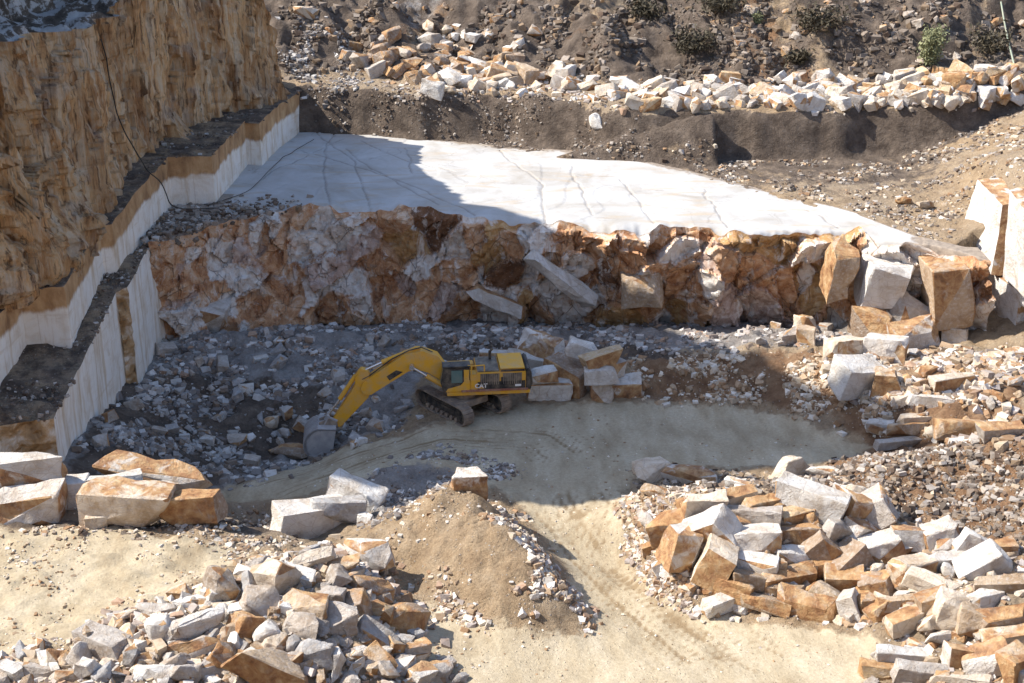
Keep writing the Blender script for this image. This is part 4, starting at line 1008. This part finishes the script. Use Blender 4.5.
HP = [(.12, .095, .075), (.19, .155, .125), (.27, .23, .195), (.10, .07, .052), (.38, .34, .30), (.24, .17, .11)]
PK = [(.34, .29, .255), (.44, .39, .36), (.27, .215, .18), (.56, .53, .50), (.34, .23, .16)]
rubble('rubble', 'pale grey rubble strewn along the foot of the rock face', [(150,335),(300,318),(560,315),(860,330),(850,350),(640,350),(430,372),(330,395),(160,392),(120,400)], 8500, (.06, .45), PK+GP, seed=51)
rubble('rubble', 'grey stones littering the dark pit floor left of the excavator', [(60,470),(130,380),(330,392),(420,395),(400,425),(330,458),(215,492),(100,490)], 3800, (.05, .5), GP, seed=52, pw=5)
rubble('rubble', 'rusty stones in the bank right of the block stack', [(632,356),(850,358),(900,400),(880,440),(830,420),(760,402),(640,396)], 1600, (.08, .42), TP, seed=53)
rubble('rubble', 'tan broken stones covering the slope at the right', [(830,355),(1024,350),(1024,440),(960,440),(870,425),(850,400)], 5500, (.05, .58), TP+TP+PK, seed=54)
rubble('rubble', 'grey brown gravel of the heap at the right', [(800,478),(850,460),(1030,436),(1030,562),(900,535),(860,505),(700,492),(640,484),(640,470),(780,478)], 11000, (.04, .33), HP+HP+BP+[(.42, .34, .25)], seed=55, clump=.35)
rubble('rubble', 'gravel skirt along the road edge of the right pile', [(628,500),(690,488),(680,560),(700,618),(660,600),(630,550)], 3200, (.04, .28), TP+PK, seed=56, clump=.5)
rubble('rubble', 'stones on the road side of the dirt mound', [(480,510),(520,520),(590,630),(520,632),(420,615),(470,560)], 3500, (.04, .34), TP+TP+PK, seed=57)
rubble('rubble', 'small stones on the tan side of the dirt mound', [(430,485),(480,510),(470,600),(385,580),(390,520)], 500, (.03, .2), TP, seed=58)
rubble('rubble', 'grey gravel between the ramp and the mound', [(350,490),(440,450),(520,470),(490,492),(430,488),(390,520),(350,525)], 1500, (.05, .32), GP, seed=59)
rubble('rubble', 'crumbled stone along the terrace edge', [(0,512),(280,515),(300,560),(250,570),(210,545),(100,532),(0,532)], 3000, (.04, .26), BP+TP, seed=60)
rubble('rubble', 'stone chips between the blocks of the left pile', [(0,660),(130,610),(330,545),(392,560),(430,640),(475,690),(0,690)], 2600, (.06, .5), PK+TP, seed=61, clump=.3)
rubble('rubble', 'stone chips between the blocks of the right pile', [(650,560),(690,492),(880,500),(1024,560),(1024,690),(870,690),(880,625),(700,615)], 2200, (.06, .45), TP+PK, seed=62, clump=.3)
rubble('rubble', 'stones sprinkled over the terrace dirt', [(0,535),(240,545),(180,600),(60,650),(0,660)], 900, (.03, .16), TP, seed=63)
rubble('rubble', 'crumbs of stone on the haul road', [(215,500),(450,425),(640,405),(850,450),(640,470),(630,560),(720,630),(870,660),(860,690),(400,690),(400,600),(580,635),(540,510),(350,480)], 1500, (.02, .12), TP, seed=64)
rubble('rubble', 'dark crumbled stone on the upper ledge of the cut wall', [(0,300),(60,220),(140,150),(230,100),(312,60),(312,110),(215,160),(150,200),(100,240),(30,320)], 900, (.04, .24), BP+HP, LEDGE_UP, seed=80, box=(-42, -20, 84, 150))
rubble('rubble', 'dark crumbled stone on the lower ledge of the cut wall', [(0,450),(10,380),(70,300),(120,230),(152,230),(150,260),(118,300),(80,365),(52,425)], 1100, (.04, .22), BP+HP, LEDGE_LOW, seed=81, box=(-36, -26, 76, 116))
rubble('rubble', 'dark debris on the marble floor corner below the cut wall', [(150,240),(165,205),(240,203),(300,204),(240,214),(200,228)], 1300, (.05, .4), HP+BP, lambda a, b: np.full(np.shape(a), 9.5), seed=82, box=(-30, -17, 104, 120), clump=.6)
hb = (-40, 85, 128, 215)
rubble('rubble', 'broken stone covering the far hillside', [(285,0),(1030,0),(1030,80),(860,80),(640,84),(500,60),(340,60),(285,80)], 7500, (.06, .6), HP[:4]+HP[5:]+HP[:2], bz, seed=71, box=hb)
rubble('rubble', 'grey gravel of the heap beyond the cut wall', [(284,10),(350,40),(360,80),(320,110),(312,80),(284,70)], 1200, (.10, .40), GP, bz, seed=72, box=(-32, 0, 138, 185))
rubble('rubble', 'brown stones in the scarp behind the marble floor', [(312,80),(400,92),(560,96),(640,110),(640,160),(560,150),(400,136),(330,130)], 2600, (.04, .24), HP+BP, bz, seed=73, box=(-24, 20, 126, 152))
rubble('rubble', 'stones on the scree above the marble floor', [(560,150),(700,112),(1030,108),(1030,190),(970,200),(940,240),(860,212),(760,186),(640,162)], 4500, (.04, .30), HP+BP+TP, bz, seed=74, box=(4, 60, 100, 142), ytest=lambda a, b: b < np.interp(a, TE[:, 0], TE[:, 1])-3.2)
rubble('rubble', 'pale chips under the terrace row of blocks', [(390,70),(640,80),(1030,72),(1030,108),(640,110),(400,95)], 1500, (.10, .45), PK+TP, bz, seed=75, box=(-18, 60, 128, 152))

# ------------------------------------------------------------------ marble corner blocks at the right end of the bench
def prism(name, pts_bottom, pts_top, mat, attrs=None, cuts=9, seed=0, amp=.12):
    bm = bmesh.new(); b = [bm.verts.new(p) for p in pts_bottom]; t = [bm.verts.new(p) for p in pts_top]; n = len(b)
    bm.faces.new(t); bm.faces.new(b[::-1])
    for i in range(n): bm.faces.new([b[i], b[(i+1) % n], t[(i+1) % n], t[i]])
    bmesh.ops.recalc_face_normals(bm, faces=bm.faces[:])
    lay = bm.faces.layers.float.new('stain')
    for i, f in enumerate(bm.faces): f[lay] = (attrs or {}).get(i, .05)
    bmesh.ops.subdivide_edges(bm, edges=bm.edges[:], cuts=cuts, use_grid_fill=True)
    bm.normal_update()
    co = np.array([v.co for v in bm.verts]); no = np.array([v.normal for v in bm.verts])
    d = amp*fbm(co[:, 0]*.5, co[:, 1]*.5, co[:, 2]*.5, 4, seed)
    for v, c in zip(bm.verts, co+no*d[:, None]): v.co = c
    me = bpy.data.meshes.new(name); bm.to_mesh(me); bm.free()
    for p in me.polygons: p.use_smooth = True
    me.set_sharp_from_angle(angle=R(35))
    o = link(name, me, mat); o.color = (.76, .74, .71, 1); return o
def cut_block(c, w, lab, seed, stain=.6):
    # c: four corners of the sawn side that looks left to the pit: far bottom, near bottom, near top, far top as (px, py, distance)
    fb, nb, nt, ft = [atY(*q) for q in c]
    fb[2] -= 1.2; nb[2] -= 1.2
    e = np.array([w, .6, 0])
    o = prism('marble_block', [fb, nb, nb+e, fb+e], [ft, nt, nt+e+np.array([0, 0, .5]), ft+e+np.array([0, 0, .5])], M['marble'], {0: .7, 1: .5, 2: .0, 3: stain, 5: .5}, seed=seed, amp=.2)
    tag(o, lab, 'marble block', 'cut marble faces at the right edge')
    return o
cut_block([(990,335,108),(1012,360,103),(1020,292,103),(985,268,108)], 7, 'lower sawn marble face at the right end of the rock face', 1)
cut_block([(966,205,112),(993,260,106),(1003,206,107.5),(978,180,113)], 6, 'upper sawn marble slab with a rusty edge, leaning above the lower face', 2, .9)
cut_block([(1006,262,105.5),(1026,291,101.5),(1028,215,101.5),(1010,190,106)], 7, 'rightmost sawn marble face cut by the picture edge', 3)

# ------------------------------------------------------------------ excavator
class MB:
    def __init__(s): s.V = []; s.F = []
    def add(s, V, Fs):
        b = len(s.V); s.V += [tuple(map(float, v)) for v in V]; s.F += [[i+b for i in f] for f in Fs]
    def box(s, x0, x1, y0, y1, z0, z1):
        s.add([(x0,y0,z0),(x1,y0,z0),(x1,y1,z0),(x0,y1,z0),(x0,y0,z1),(x1,y0,z1),(x1,y1,z1),(x0,y1,z1)],
              [(0,3,2,1),(4,5,6,7),(0,1,5,4),(1,2,6,5),(2,3,7,6),(3,0,4,7)])
    def prof(s, P, y0, y1):      # polygon in x-z, extruded across y
        n = len(P); V = [(x, y0, z) for x, z in P]+[(x, y1, z) for x, z in P]
        s.add(V, [list(range(n)), list(range(2*n-1, n-1, -1))]+[(i, i+n, (i+1) % n+n, (i+1) % n) for i in range(n)])
    def tube(s, a, b, r, r2=None, n=12):
        a = Vector(a); b = Vector(b); d = (b-a).normalized(); q = d.to_track_quat('Z', 'Y'); r2 = r if r2 is None else r2
        V = [a+q @ Vector((r*math.cos(t*2*math.pi/n), r*math.sin(t*2*math.pi/n), 0)) for t in range(n)]+[b+q @ Vector((r2*math.cos(t*2*math.pi/n), r2*math.sin(t*2*math.pi/n), 0)) for t in range(n)]
        s.add(V, [list(range(n))[::-1], list(range(n, 2*n))]+[(i, (i+1) % n, (i+1) % n+n, i+n) for i in range(n)])
    def build(s, name, mat, parent, yaw=0.0, bevel=.03, smooth=False):
        me = bpy.data.meshes.new(name); c, q = math.cos(yaw), math.sin(yaw)
        me.from_pydata([(x*c-y*q, x*q+y*c, z) for x, y, z in s.V], [], s.F); me.update()
        bm = bmesh.new(); bm.from_mesh(me); bmesh.ops.recalc_face_normals(bm, faces=bm.faces[:])
        if bevel:
            ed = [e for e in bm.edges if len(e.link_faces) == 2 and e.calc_face_angle(0) > .6]
            bmesh.ops.bevel(bm, geom=ed, offset=bevel, segments=2, affect='EDGES', clamp_overlap=True)
        bm.to_mesh(me); bm.free()
        for p in me.polygons: p.use_smooth = True
        me.set_sharp_from_angle(angle=R(35))
        return link(name, me, mat, parent)
def excavator():
    e = at(463, 408, 0.0); e[2] = float(gz(e[0], e[1]))+.02
    root = bpy.data.objects.new('excavator', None); COL.objects.link(root); root.location = e
    tag(root, 'yellow tracked excavator with its ribbed bucket lowered into the rubble', 'excavator')
    YU = R(180+6); Y, B = M['yellow'], M['black']
    def up(mb, name, mat, parent=root, bevel=.03): return mb.build(name, mat, parent, YU, bevel)
    # undercarriage, turned to the right front
    YT = math.atan2(-.76, .65)
    m = MB(); m.box(-1.5, 1.5, -1.2, 1.2, .75, 1.25); m.tube((0, 0, 1.2), (0, 0, 1.75), 1.15, n=28); m.box(-.5, .5, -1.7, 1.7, .6, 1.0)
    m.build('undercarriage', M['shoe'], root, YT)
    for sy in (-1, 1):
        yc = sy*1.78; L = 2.25; r0 = .66; hw = .45
        # loop of shoes
        per = []; N = 46; tot = 4*L+2*math.pi*r0
        def path(s_):
            s_ %= tot
            if s_ < 2*L: return (-L+s_, .06, 0, 0)
            s_ -= 2*L
            if s_ < math.pi*r0: a = -math.pi/2+s_/r0; return (L+r0*math.cos(a), r0+.06+r0*math.sin(a), a+math.pi/2, 1)
            s_ -= math.pi*r0
            if s_ < 2*L: return (L-s_, 2*r0+.06, math.pi, 0)
            s_ -= 2*L; a = math.pi/2+s_/r0; return (-L+r0*math.cos(a), r0+.06+r0*math.sin(a), a+math.pi/2, 1)
        m = MB(); st = tot/N
        for k in range(N):
            x, z, a, _ = path(k*st); c, q = math.cos(a), math.sin(a)
            def bx(u0, u1, w0, w1, n0, n1):
                P = []
                for n_ in (n0, n1):
                    for w in (w0, w1):
                        for u in (u0, u1): P.append((x+u*c+n_*q, yc+w, z+u*q-n_*c))
                m.add(P, [(0,2,3,1),(4,5,7,6),(0,1,5,4),(2,6,7,3),(0,4,6,2),(1,3,7,5)])
            bx(-st*.46, st*.46, -hw, hw, -.02, .045); bx(-st*.3, -st*.15, -hw, hw, .04, .11); bx(.12*st, .25*st, -hw, hw, .04, .10)
        tr = m.build('track', M['shoe'], root, YT, 0)
        m = MB(); m.box(-L, L, yc-.22, yc+.22, .42, .90); m.prof([(-L*.9, .9), (L*.9, .9), (L*.8, 1.05), (-L*.8, 1.05)], yc-.12, yc+.12)
        m.build('track_frame', B, tr, YT)
        m = MB()
        for k in range(7): m.tube((-1.7+k*.57, yc-.30, .26), (-1.7+k*.57, yc+.30, .26), .17)
        m.build('roller', M['shoe'], tr, YT, 0)
        for sx, nm in ((-1, 'sprocket'), (1, 'idler_wheel')):
            m = MB(); m.tube((sx*L, yc-.28, .66), (sx*L, yc+.28, .66), .50, n=24); m.tube((sx*L, yc-.34, .66), (sx*L, yc+.34, .66), .24, n=16)
            m.build(nm, B, tr, YT)
    # upper structure
    m = MB(); m.box(-4.85, 1.25, -1.6, 1.6, 1.72, 2.02); up(m, 'deck', Y)
    m = MB(); m.box(-4.7, .2, 1.55, 1.72, 2.03, 2.16); up(m, 'walkway', M['redbrown'], bevel=.01)
    m = MB(); m.box(-4.55, -.95, -1.5, 1.5, 2.03, 3.42); hs = up(m, 'engine_housing', Y)
    m = MB(); m.box(-4.5, -1.0, 1.503, 1.535, 2.06, 2.72); m.box(-2.86, -2.72, 1.503, 1.535, 2.5, 3.05); up(m, 'lower_panel', B, hs, 0)
    for x0, x1 in ((-4.25, -2.85), (-2.6, -1.2)):
        m = MB(); m.box(x0, x1, 1.504, 1.53, 2.45, 3.35); g = up(m, 'grille', M['grille'], hs, 0)
        m = MB()
        for k in range(9):
            xx = x0+.06+k*(x1-x0-.12)/8; m.box(xx-.02, xx+.02, 1.531, 1.575, 2.5, 3.32)
        up(m, 'grille_bar', M['shoe'], g, 0)
    m = MB(); m.box(-4.45, -2.7, -1.45, 1.45, 3.43, 3.64); m.box(-4.5, -2.65, -1.5, 1.5, 3.64, 3.70); up(m, 'hood', Y, hs)
    m = MB(); m.box(-4.46, -2.72, 1.452, 1.475, 3.46, 3.60); up(m, 'hood_slot', B, hs, 0)
    m = MB(); m.box(-2.6, -1.0, -1.4, 1.35, 3.43, 3.52); up(m, 'engine_cover', M['grille'], hs, .01)
    m = MB(); m.tube((-2.1, -.7, 3.6), (-2.1, -.7, 4.25), .11); m.tube((-2.1, -.7, 4.2), (-2.3, -.7, 4.42), .10); up(m, 'exhaust', B, hs, 0)
    m = MB(); m.prof([(-4.56, 1.75), (-4.8, 1.8), (-4.95, 2.1), (-4.98, 3.2), (-4.85, 3.6), (-4.56, 3.66)], -1.55, 1.55); up(m, 'counterweight', B, bevel=.08)
    # tool boxes and tank on the far side
    m = MB(); m.box(-.9, 1.1, -1.6, -.75, 2.03, 3.2); up(m, 'fuel_tank', Y, bevel=.06)
    m = MB(); m.box(-.95, -.45, .55, 1.5, 2.03, 3.3); m.prof([(-.45, 2.03), (.6, 2.03), (-.45, 2.75)], 1.3, 1.56); up(m, 'side_panel', Y)
    # cab
    m = MB(); m.prof([(-.42, 2.05), (1.55, 2.05), (1.7, 2.75), (1.5, 3.92), (-.42, 3.92)], .55, 1.55); cab = up(m, 'cab', B, bevel=.06)
    m = MB(); m.box(-.5, 1.55, .5, 1.6, 3.93, 4.03); up(m, 'roof', B, cab, .04)
    m = MB(); m.box(.12, .92, 1.553, 1.575, 2.75, 3.72); up(m, 'side_window', M['glass'], cab, 0)
    m = MB(); m.box(-.38, 0.0, 1.553, 1.573, 2.7, 3.75); up(m, 'rear_window', M['yellow'], cab, 0)
    m = MB(); m.prof([(1.60, 2.35), (1.725, 2.78), (1.53, 3.80), (1.50, 3.80), (1.70, 2.78), (1.575, 2.35)], .65, 1.45); up(m, 'windscreen', M['glass'], cab, 0)
    m = MB(); m.prof([(-.42, 2.05), (1.35, 2.05), (1.2, 2.3), (.25, 2.55), (-.1, 2.95), (-.42, 2.95)], 1.553, 1.60); up(m, 'door_panel', Y, cab, .015)
    m = MB()
    for a, b in [((-.55, 1.5, 3.35), (-.55, 1.5, 4.0)), ((-1.5, 1.5, 3.55), (-1.5, 1.5, 4.05)), ((-.55, 1.5, 4.0), (-1.5, 1.5, 4.05)), ((-.55, 1.5, 4.0), (-.3, 1.4, 4.02))]: m.tube(a, b, .05, n=8)
    up(m, 'handrail', Y, bevel=0)
    # boom: gooseneck box section
    boomP = [(.55, 2.05), (.95, 2.0), (2.6, 3.2), (3.3, 3.45), (4.0, 3.35), (6.8, 1.6), (7.35, 1.65), (7.55, 2.1), (7.35, 2.6), (4.3, 4.62), (2.9, 4.9), (1.8, 4.45), (.6, 2.6)]
    m = MB(); m.prof(boomP, -.52, .52); boom = up(m, 'boom', Y, bevel=.03)
    m = MB(); m.prof([(4.4, 3.35), (5.4, 2.72), (5.6, 3.05), (4.9, 3.5)], .521, .55); up(m, 'boom_recess', B, boom, 0)
    for yy in (-.74, .74):
        m = MB(); m.tube((1.05, yy, 1.95), (2.7, yy, 3.05), .19, n=14); cy = up(m, 'boom_cylinder', Y, boom, .01)
        m = MB(); m.tube((2.65, yy, 3.02), (3.75, yy, 3.78), .10); m.tube((3.75, yy-.22, 3.8), (3.75, yy+.22, 3.8), .2); up(m, 'piston_rod', M['chrome'], cy, 0)
    m = MB(); m.tube((3.3, 0, 4.95), (5.9, 0, 3.95), .20, n=14); m.box(3.1, 3.5, -.25, .25, 4.55, 5.05); cy = up(m, 'arm_cylinder', Y, boom, .02)
    m = MB(); m.tube((5.85, 0, 3.97), (7.25, 0, 3.35), .11); up(m, 'piston_rod', M['chrome'], cy, 0)
    m = MB()
    P = [Vector((2.2, .3, 4.75)), Vector((3.0, .3, 5.15)), Vector((3.9, .3, 4.95)), Vector((5.2, .3, 4.3)), Vector((6.8, .3, 3.1)), Vector((7.4, .3, 2.8))]
    for a, b in zip(P[:-1], P[1:]): m.tube(a, b, .05, n=8)
    up(m, 'hose', B, boom, 0)
    # stick
    stP = [(6.85, 3.4), (7.45, 3.6), (7.9, 3.0), (7.95, 2.3), (9.85, -.7), (9.6, -1.05), (9.1, -.95), (7.0, 1.3), (6.7, 2.0)]
    m = MB(); m.prof(stP, -.33, .33); stick = up(m, 'stick', Y, bevel=.05)
    m = MB(); m.tube((7.1, -.48, 2.05), (7.1, .48, 2.05), .22); up(m, 'pin', M['steel'], stick, 0)
    m = MB(); m.tube((7.85, 0, 3.0), (9.1, 0, 1.15), .17, n=14); cy = up(m, 'bucket_cylinder', Y, stick, .01)
    m = MB(); m.tube((9.05, 0, 1.2), (10.0, 0, -.1), .09); up(m, 'piston_rod', M['chrome'], cy, 0)
    m = MB()
    for yy in (-.36, .36): m.tube((10.0, yy, -.1), (9.35, yy, -.45), .10); m.tube((10.0, yy, -.1), (10.35, yy, -.75), .10)
    m.tube((10.0, -.45, -.1), (10.0, .45, -.1), .11); up(m, 'link', M['steel'], stick, 0)
    # bucket: curved shell with side plates, ribs and teeth
    bp = []
    for t in np.linspace(0, 1, 13):
        a = R(100-165*t*1.0); bp.append((10.55+1.35*math.cos(a)*1.0, -2.0+1.45*math.sin(a)))
    prof = [(9.45, -.75)]+[(10.55+1.30*math.cos(R(a)), -1.95+1.30*math.sin(R(a))) for a in np.linspace(105, -60, 14)]+[(9.95, -3.45)]
    inner = [(9.52, -.88)]+[(10.5+1.17*math.cos(R(a)), -1.95+1.17*math.sin(R(a))) for a in np.linspace(105, -60, 14)]+[(9.95, -3.33)]
    m = MB(); hw = 1.25
    n = len(prof)
    V = [(x, y, z) for y in (-hw, hw) for x, z in prof]+[(x, y, z) for y in (-hw, hw) for x, z in inner]
    Fs = [(i, i+1, n+i+1, n+i) for i in range(n-1)]+[(2*n+i, 3*n+i, 3*n+i+1, 2*n+i+1) for i in range(n-1)]
    Fs += [(i, 2*n+i, 2*n+i+1, i+1) for i in range(n-1)]+[(n+i, n+i+1, 3*n+i+1, 3*n+i) for i in range(n-1)]
    Fs += [(0, n, 3*n, 2*n), (n-1, 3*n-1, 4*n-1, 2*n-1)]
    m.add(V, Fs)
    for yy in (-hw, hw-.07): m.prof(prof, yy, yy+.07)
    bucket = up(m, 'bucket', M['steel'], bevel=0)
    m = MB()
    for k in range(9):
        yy = -hw+.1+k*(2*hw-.2)/8
        rp = [(10.55+1.38*math.cos(R(a)), -1.95+1.38*math.sin(R(a))) for a in np.linspace(80, -55, 10)]; rq = [(10.55+1.28*math.cos(R(a)), -1.95+1.28*math.sin(R(a))) for a in np.linspace(-55, 80, 10)]
        m.prof(rp+rq, yy-.05, yy+.05)
    up(m, 'wear_rib', M['steel'], bucket, 0)
    for k in range(5):
        yy = -hw+.15+k*(2*hw-.3)/4
        m = MB(); m.prof([(10.15, -3.5), (10.15, -3.25), (9.55, -3.36), (9.5, -3.42)], yy-.11, yy+.11); up(m, 'tooth', M['steel'], bucket, .01)
    m = MB()
    for yy in (-.42, .34): m.prof([(9.3, -.95), (9.4, -.35), (9.9, -.2), (10.7, -.5), (10.7, -.75), (9.6, -1.0)], yy, yy+.09)
    up(m, 'bracket', M['shoe'], bucket, 0)
    # lettering on the housing
    def text(s_, size, x, z, mat, nm):
        cu = bpy.data.curves.new(nm, 'FONT'); cu.body = s_; cu.size = size; cu.extrude = .006; cu.align_x = 'CENTER'; cu.offset = .012
        t = bpy.data.objects.new(nm, cu); COL.objects.link(t); bpy.context.view_layer.update()
        me = bpy.data.meshes.new_from_object(t.evaluated_get(bpy.context.evaluated_depsgraph_get())); bpy.data.objects.remove(t)
        co = [Vector((x-v.co.x, 1.545+v.co.z, z+v.co.y)) for v in me.vertices]
        c, q = math.cos(YU), math.sin(YU)
        for v, p in zip(me.vertices, co): v.co = (p.x*c-p.y*q, p.x*q+p.y*c, p.z)
        return link(nm, me, mat, hs)
    text('CAT', .46, -1.25, 2.27, M['whitepaint'], 'lettering')
    m = MB(); m.prof([(-1.5, 2.2), (-1.02, 2.2), (-1.26, 2.4)], 1.537, 1.541); up(m, 'logo_triangle', Y, hs, 0)
    m = MB(); m.box(-4.2, -3.75, 1.537, 1.545, 2.28, 2.45); up(m, 'number_plate', M['whitepaint'], hs, 0)
    return root
excavator()

# ------------------------------------------------------------------ plants, cable, pipe
def shrub(px, py, h, w, label, mat, n, seed, name='shrub', leaf=.16, fn=bz, group=None):
    r = np.random.default_rng(seed); P = march(px, py, 0, fn)
    root = bpy.data.objects.new(name, None); COL.objects.link(root); root.location = P; tag(root, label, 'shrub', group)
    VV, FF = [], []; m = MB()
    ns = 14
    for s_ in range(ns):
        a = r.uniform(0, 6.28); tilt = r.uniform(.1, .6); L = h*r.uniform(.55, 1.05)
        tip = Vector((math.cos(a)*tilt*w*.6, math.sin(a)*tilt*w*.6, L)); m.tube((0, 0, -.1), tip*.5, .05, .03, 6); m.tube(tip*.5, tip, .03, .01, 5)
        k = n//ns
        for _ in range(k):
            t = r.uniform(.25, 1.05); c = np.array(tip)*t+r.normal(0, .16*w*.5, 3)*np.array([1, 1, .8])
            u = r.normal(size=3); u /= np.linalg.norm(u); v = np.cross(u, r.normal(size=3)); v /= np.linalg.norm(v)+1e-6
            l = leaf*r.uniform(.6, 1.4); b = len(VV)
            VV += [c-u*l, c+v*l*.35, c+u*l, c-v*l*.35]; FF.append((b, b+1, b+2, b+3))
    link('foliage', fast_mesh('foliage', np.array(VV), np.array(FF), None, False), mat, root)
    m.build('stem', M['stem'], root, 0, 0)
shrub(928, 68, 4.2, 4.2, 'bushy olive green shrub behind the terrace row of blocks', M['leaf'], 2600, 5, leaf=.20)
shrub(757, 26, 1.5, 1.8, 'small green bush high on the far hillside', M['leaf'], 500, 6, leaf=.16)
k = 0
for px, py, h, w in [(690,48,1.3,4.6),(800,62,.8,2.6),(818,28,1.6,5),(985,50,1.2,4.6),(646,14,.9,4),(720,8,1.0,4.4)]:
    k += 1
    shrub(px, py, h*1.1, w*1.7, f"dark dry scrub bush on the {'right' if px > 830 else 'middle' if px > 660 else 'left'} far hillside, {'just behind the block row' if py > 48 else 'higher up the slope'}", M['darkleaf'], 900, 40+k, leaf=.26, group='dark scrub on the far hillside')
def tube_thing(name, pts, rad, mat, label, cat, seg=6):
    m = MB(); P = [Vector(p) for p in pts]
    for a, b in zip(P[:-1], P[1:]): m.tube(a, b, rad, n=seg)
    tag(m.build(name, mat, None, 0, 0), label, cat)
def bend(ps, n=10):
    P = np.array(ps, float); P = np.concatenate([2*P[:1]-P[1:2], P, 2*P[-1:]-P[-2:-1]]); out = []
    for i in range(1, len(P)-2):
        for u in np.linspace(0, 1, n, endpoint=False):
            a, b, c, d = P[i-1:i+3]
            out.append(.5*((2*b)+(c-a)*u+(2*a-5*b+4*c-d)*u*u+(3*b-a-3*c+d)*u**3))
    out = np.array(out+[P[-2]]); q_ = np.arange(len(out))
    out[:, 0] += .22*fbm(q_*.16, q_*0, 0, 2, 3)
    return out
cab = [atY(85, 38, 100), atY(100, 100, 104), atY(122, 150, 106.5), atY(140, 186, 108.3)+np.array([.6, 0, .2]), atY(160, 205, 110), atY(205, 206, 116)]
cab = [c+np.array([1.2, -.6, 0]) for c in cab]
tube_thing('cable', bend(cab), .05, M['cable'], 'thin black cable hanging down the brown cliff', 'cable')
tube_thing('cable', [p+np.array([0, 0, .06]) for p in bend([at(205, 206, 9.6), at(250, 190, 9.6), at(275, 165, 9.6), at(292, 152, 9.6), at(312, 140, 9.6)])], .03, M['cable'], 'black cable lying across the shaded marble floor', 'cable')
def hp(px, py, l): return march(px, py, l, bz)
tube_thing('pipe', [hp(1001, 2, .3), hp(1004, 20, .35), hp(1008, 40, .35), hp(1013, 60, .35), hp(1017, 76, .6)], .09, M['pipe'], 'pale green pipe running down the hillside at far right', 'pipe', 10)

# ------------------------------------------------------------------ light, sky, camera
EL, AZX, AZY = R(45), -1.0, .08
q = math.hypot(AZX, AZY); sv = Vector((AZX/q*math.cos(EL), AZY/q*math.cos(EL), math.sin(EL)))
L = bpy.data.lights.new('sun', 'SUN'); L.energy = 4.4; L.angle = R(.55); L.color = (1, .94, .84)
so = bpy.data.objects.new('sun', L); COL.objects.link(so); so.rotation_euler = (-sv).to_track_quat('-Z', 'Y').to_euler()
w = bpy.data.worlds.new('World'); S.world = w; w.use_nodes = True
t = w.node_tree; sky = t.nodes.new('ShaderNodeTexSky'); sky.sky_type = 'NISHITA'; sky.sun_disc = False
sky.sun_elevation = EL; sky.sun_rotation = math.atan2(AZX, AZY) % (2*math.pi); sky.altitude = 400; sky.dust_density = 1.2; sky.ozone_density = 1.3
t.links.new(sky.outputs[0], t.nodes['Background'].inputs[0]); t.nodes['Background'].inputs[1].default_value = .15
cam = bpy.data.cameras.new('camera'); co = bpy.data.objects.new('camera', cam); COL.objects.link(co)
co.location = (0, 0, CZ); co.rotation_euler = (R(90)-PITCH, 0, 0); cam.sensor_width = 36; cam.lens = 36*F/W_; cam.clip_end = 5000; cam.clip_start = 1
S.camera = co
S.render.resolution_x, S.render.resolution_y = W_, H_
S.view_settings.view_transform = 'Standard'; S.view_settings.look = 'None'; S.view_settings.exposure = 1.0; S.view_settings.gamma = 1
S.render.engine = 'CYCLES'
S.cycles.use_denoising = True
S.cycles.max_bounces = 6; S.cycles.diffuse_bounces = 4
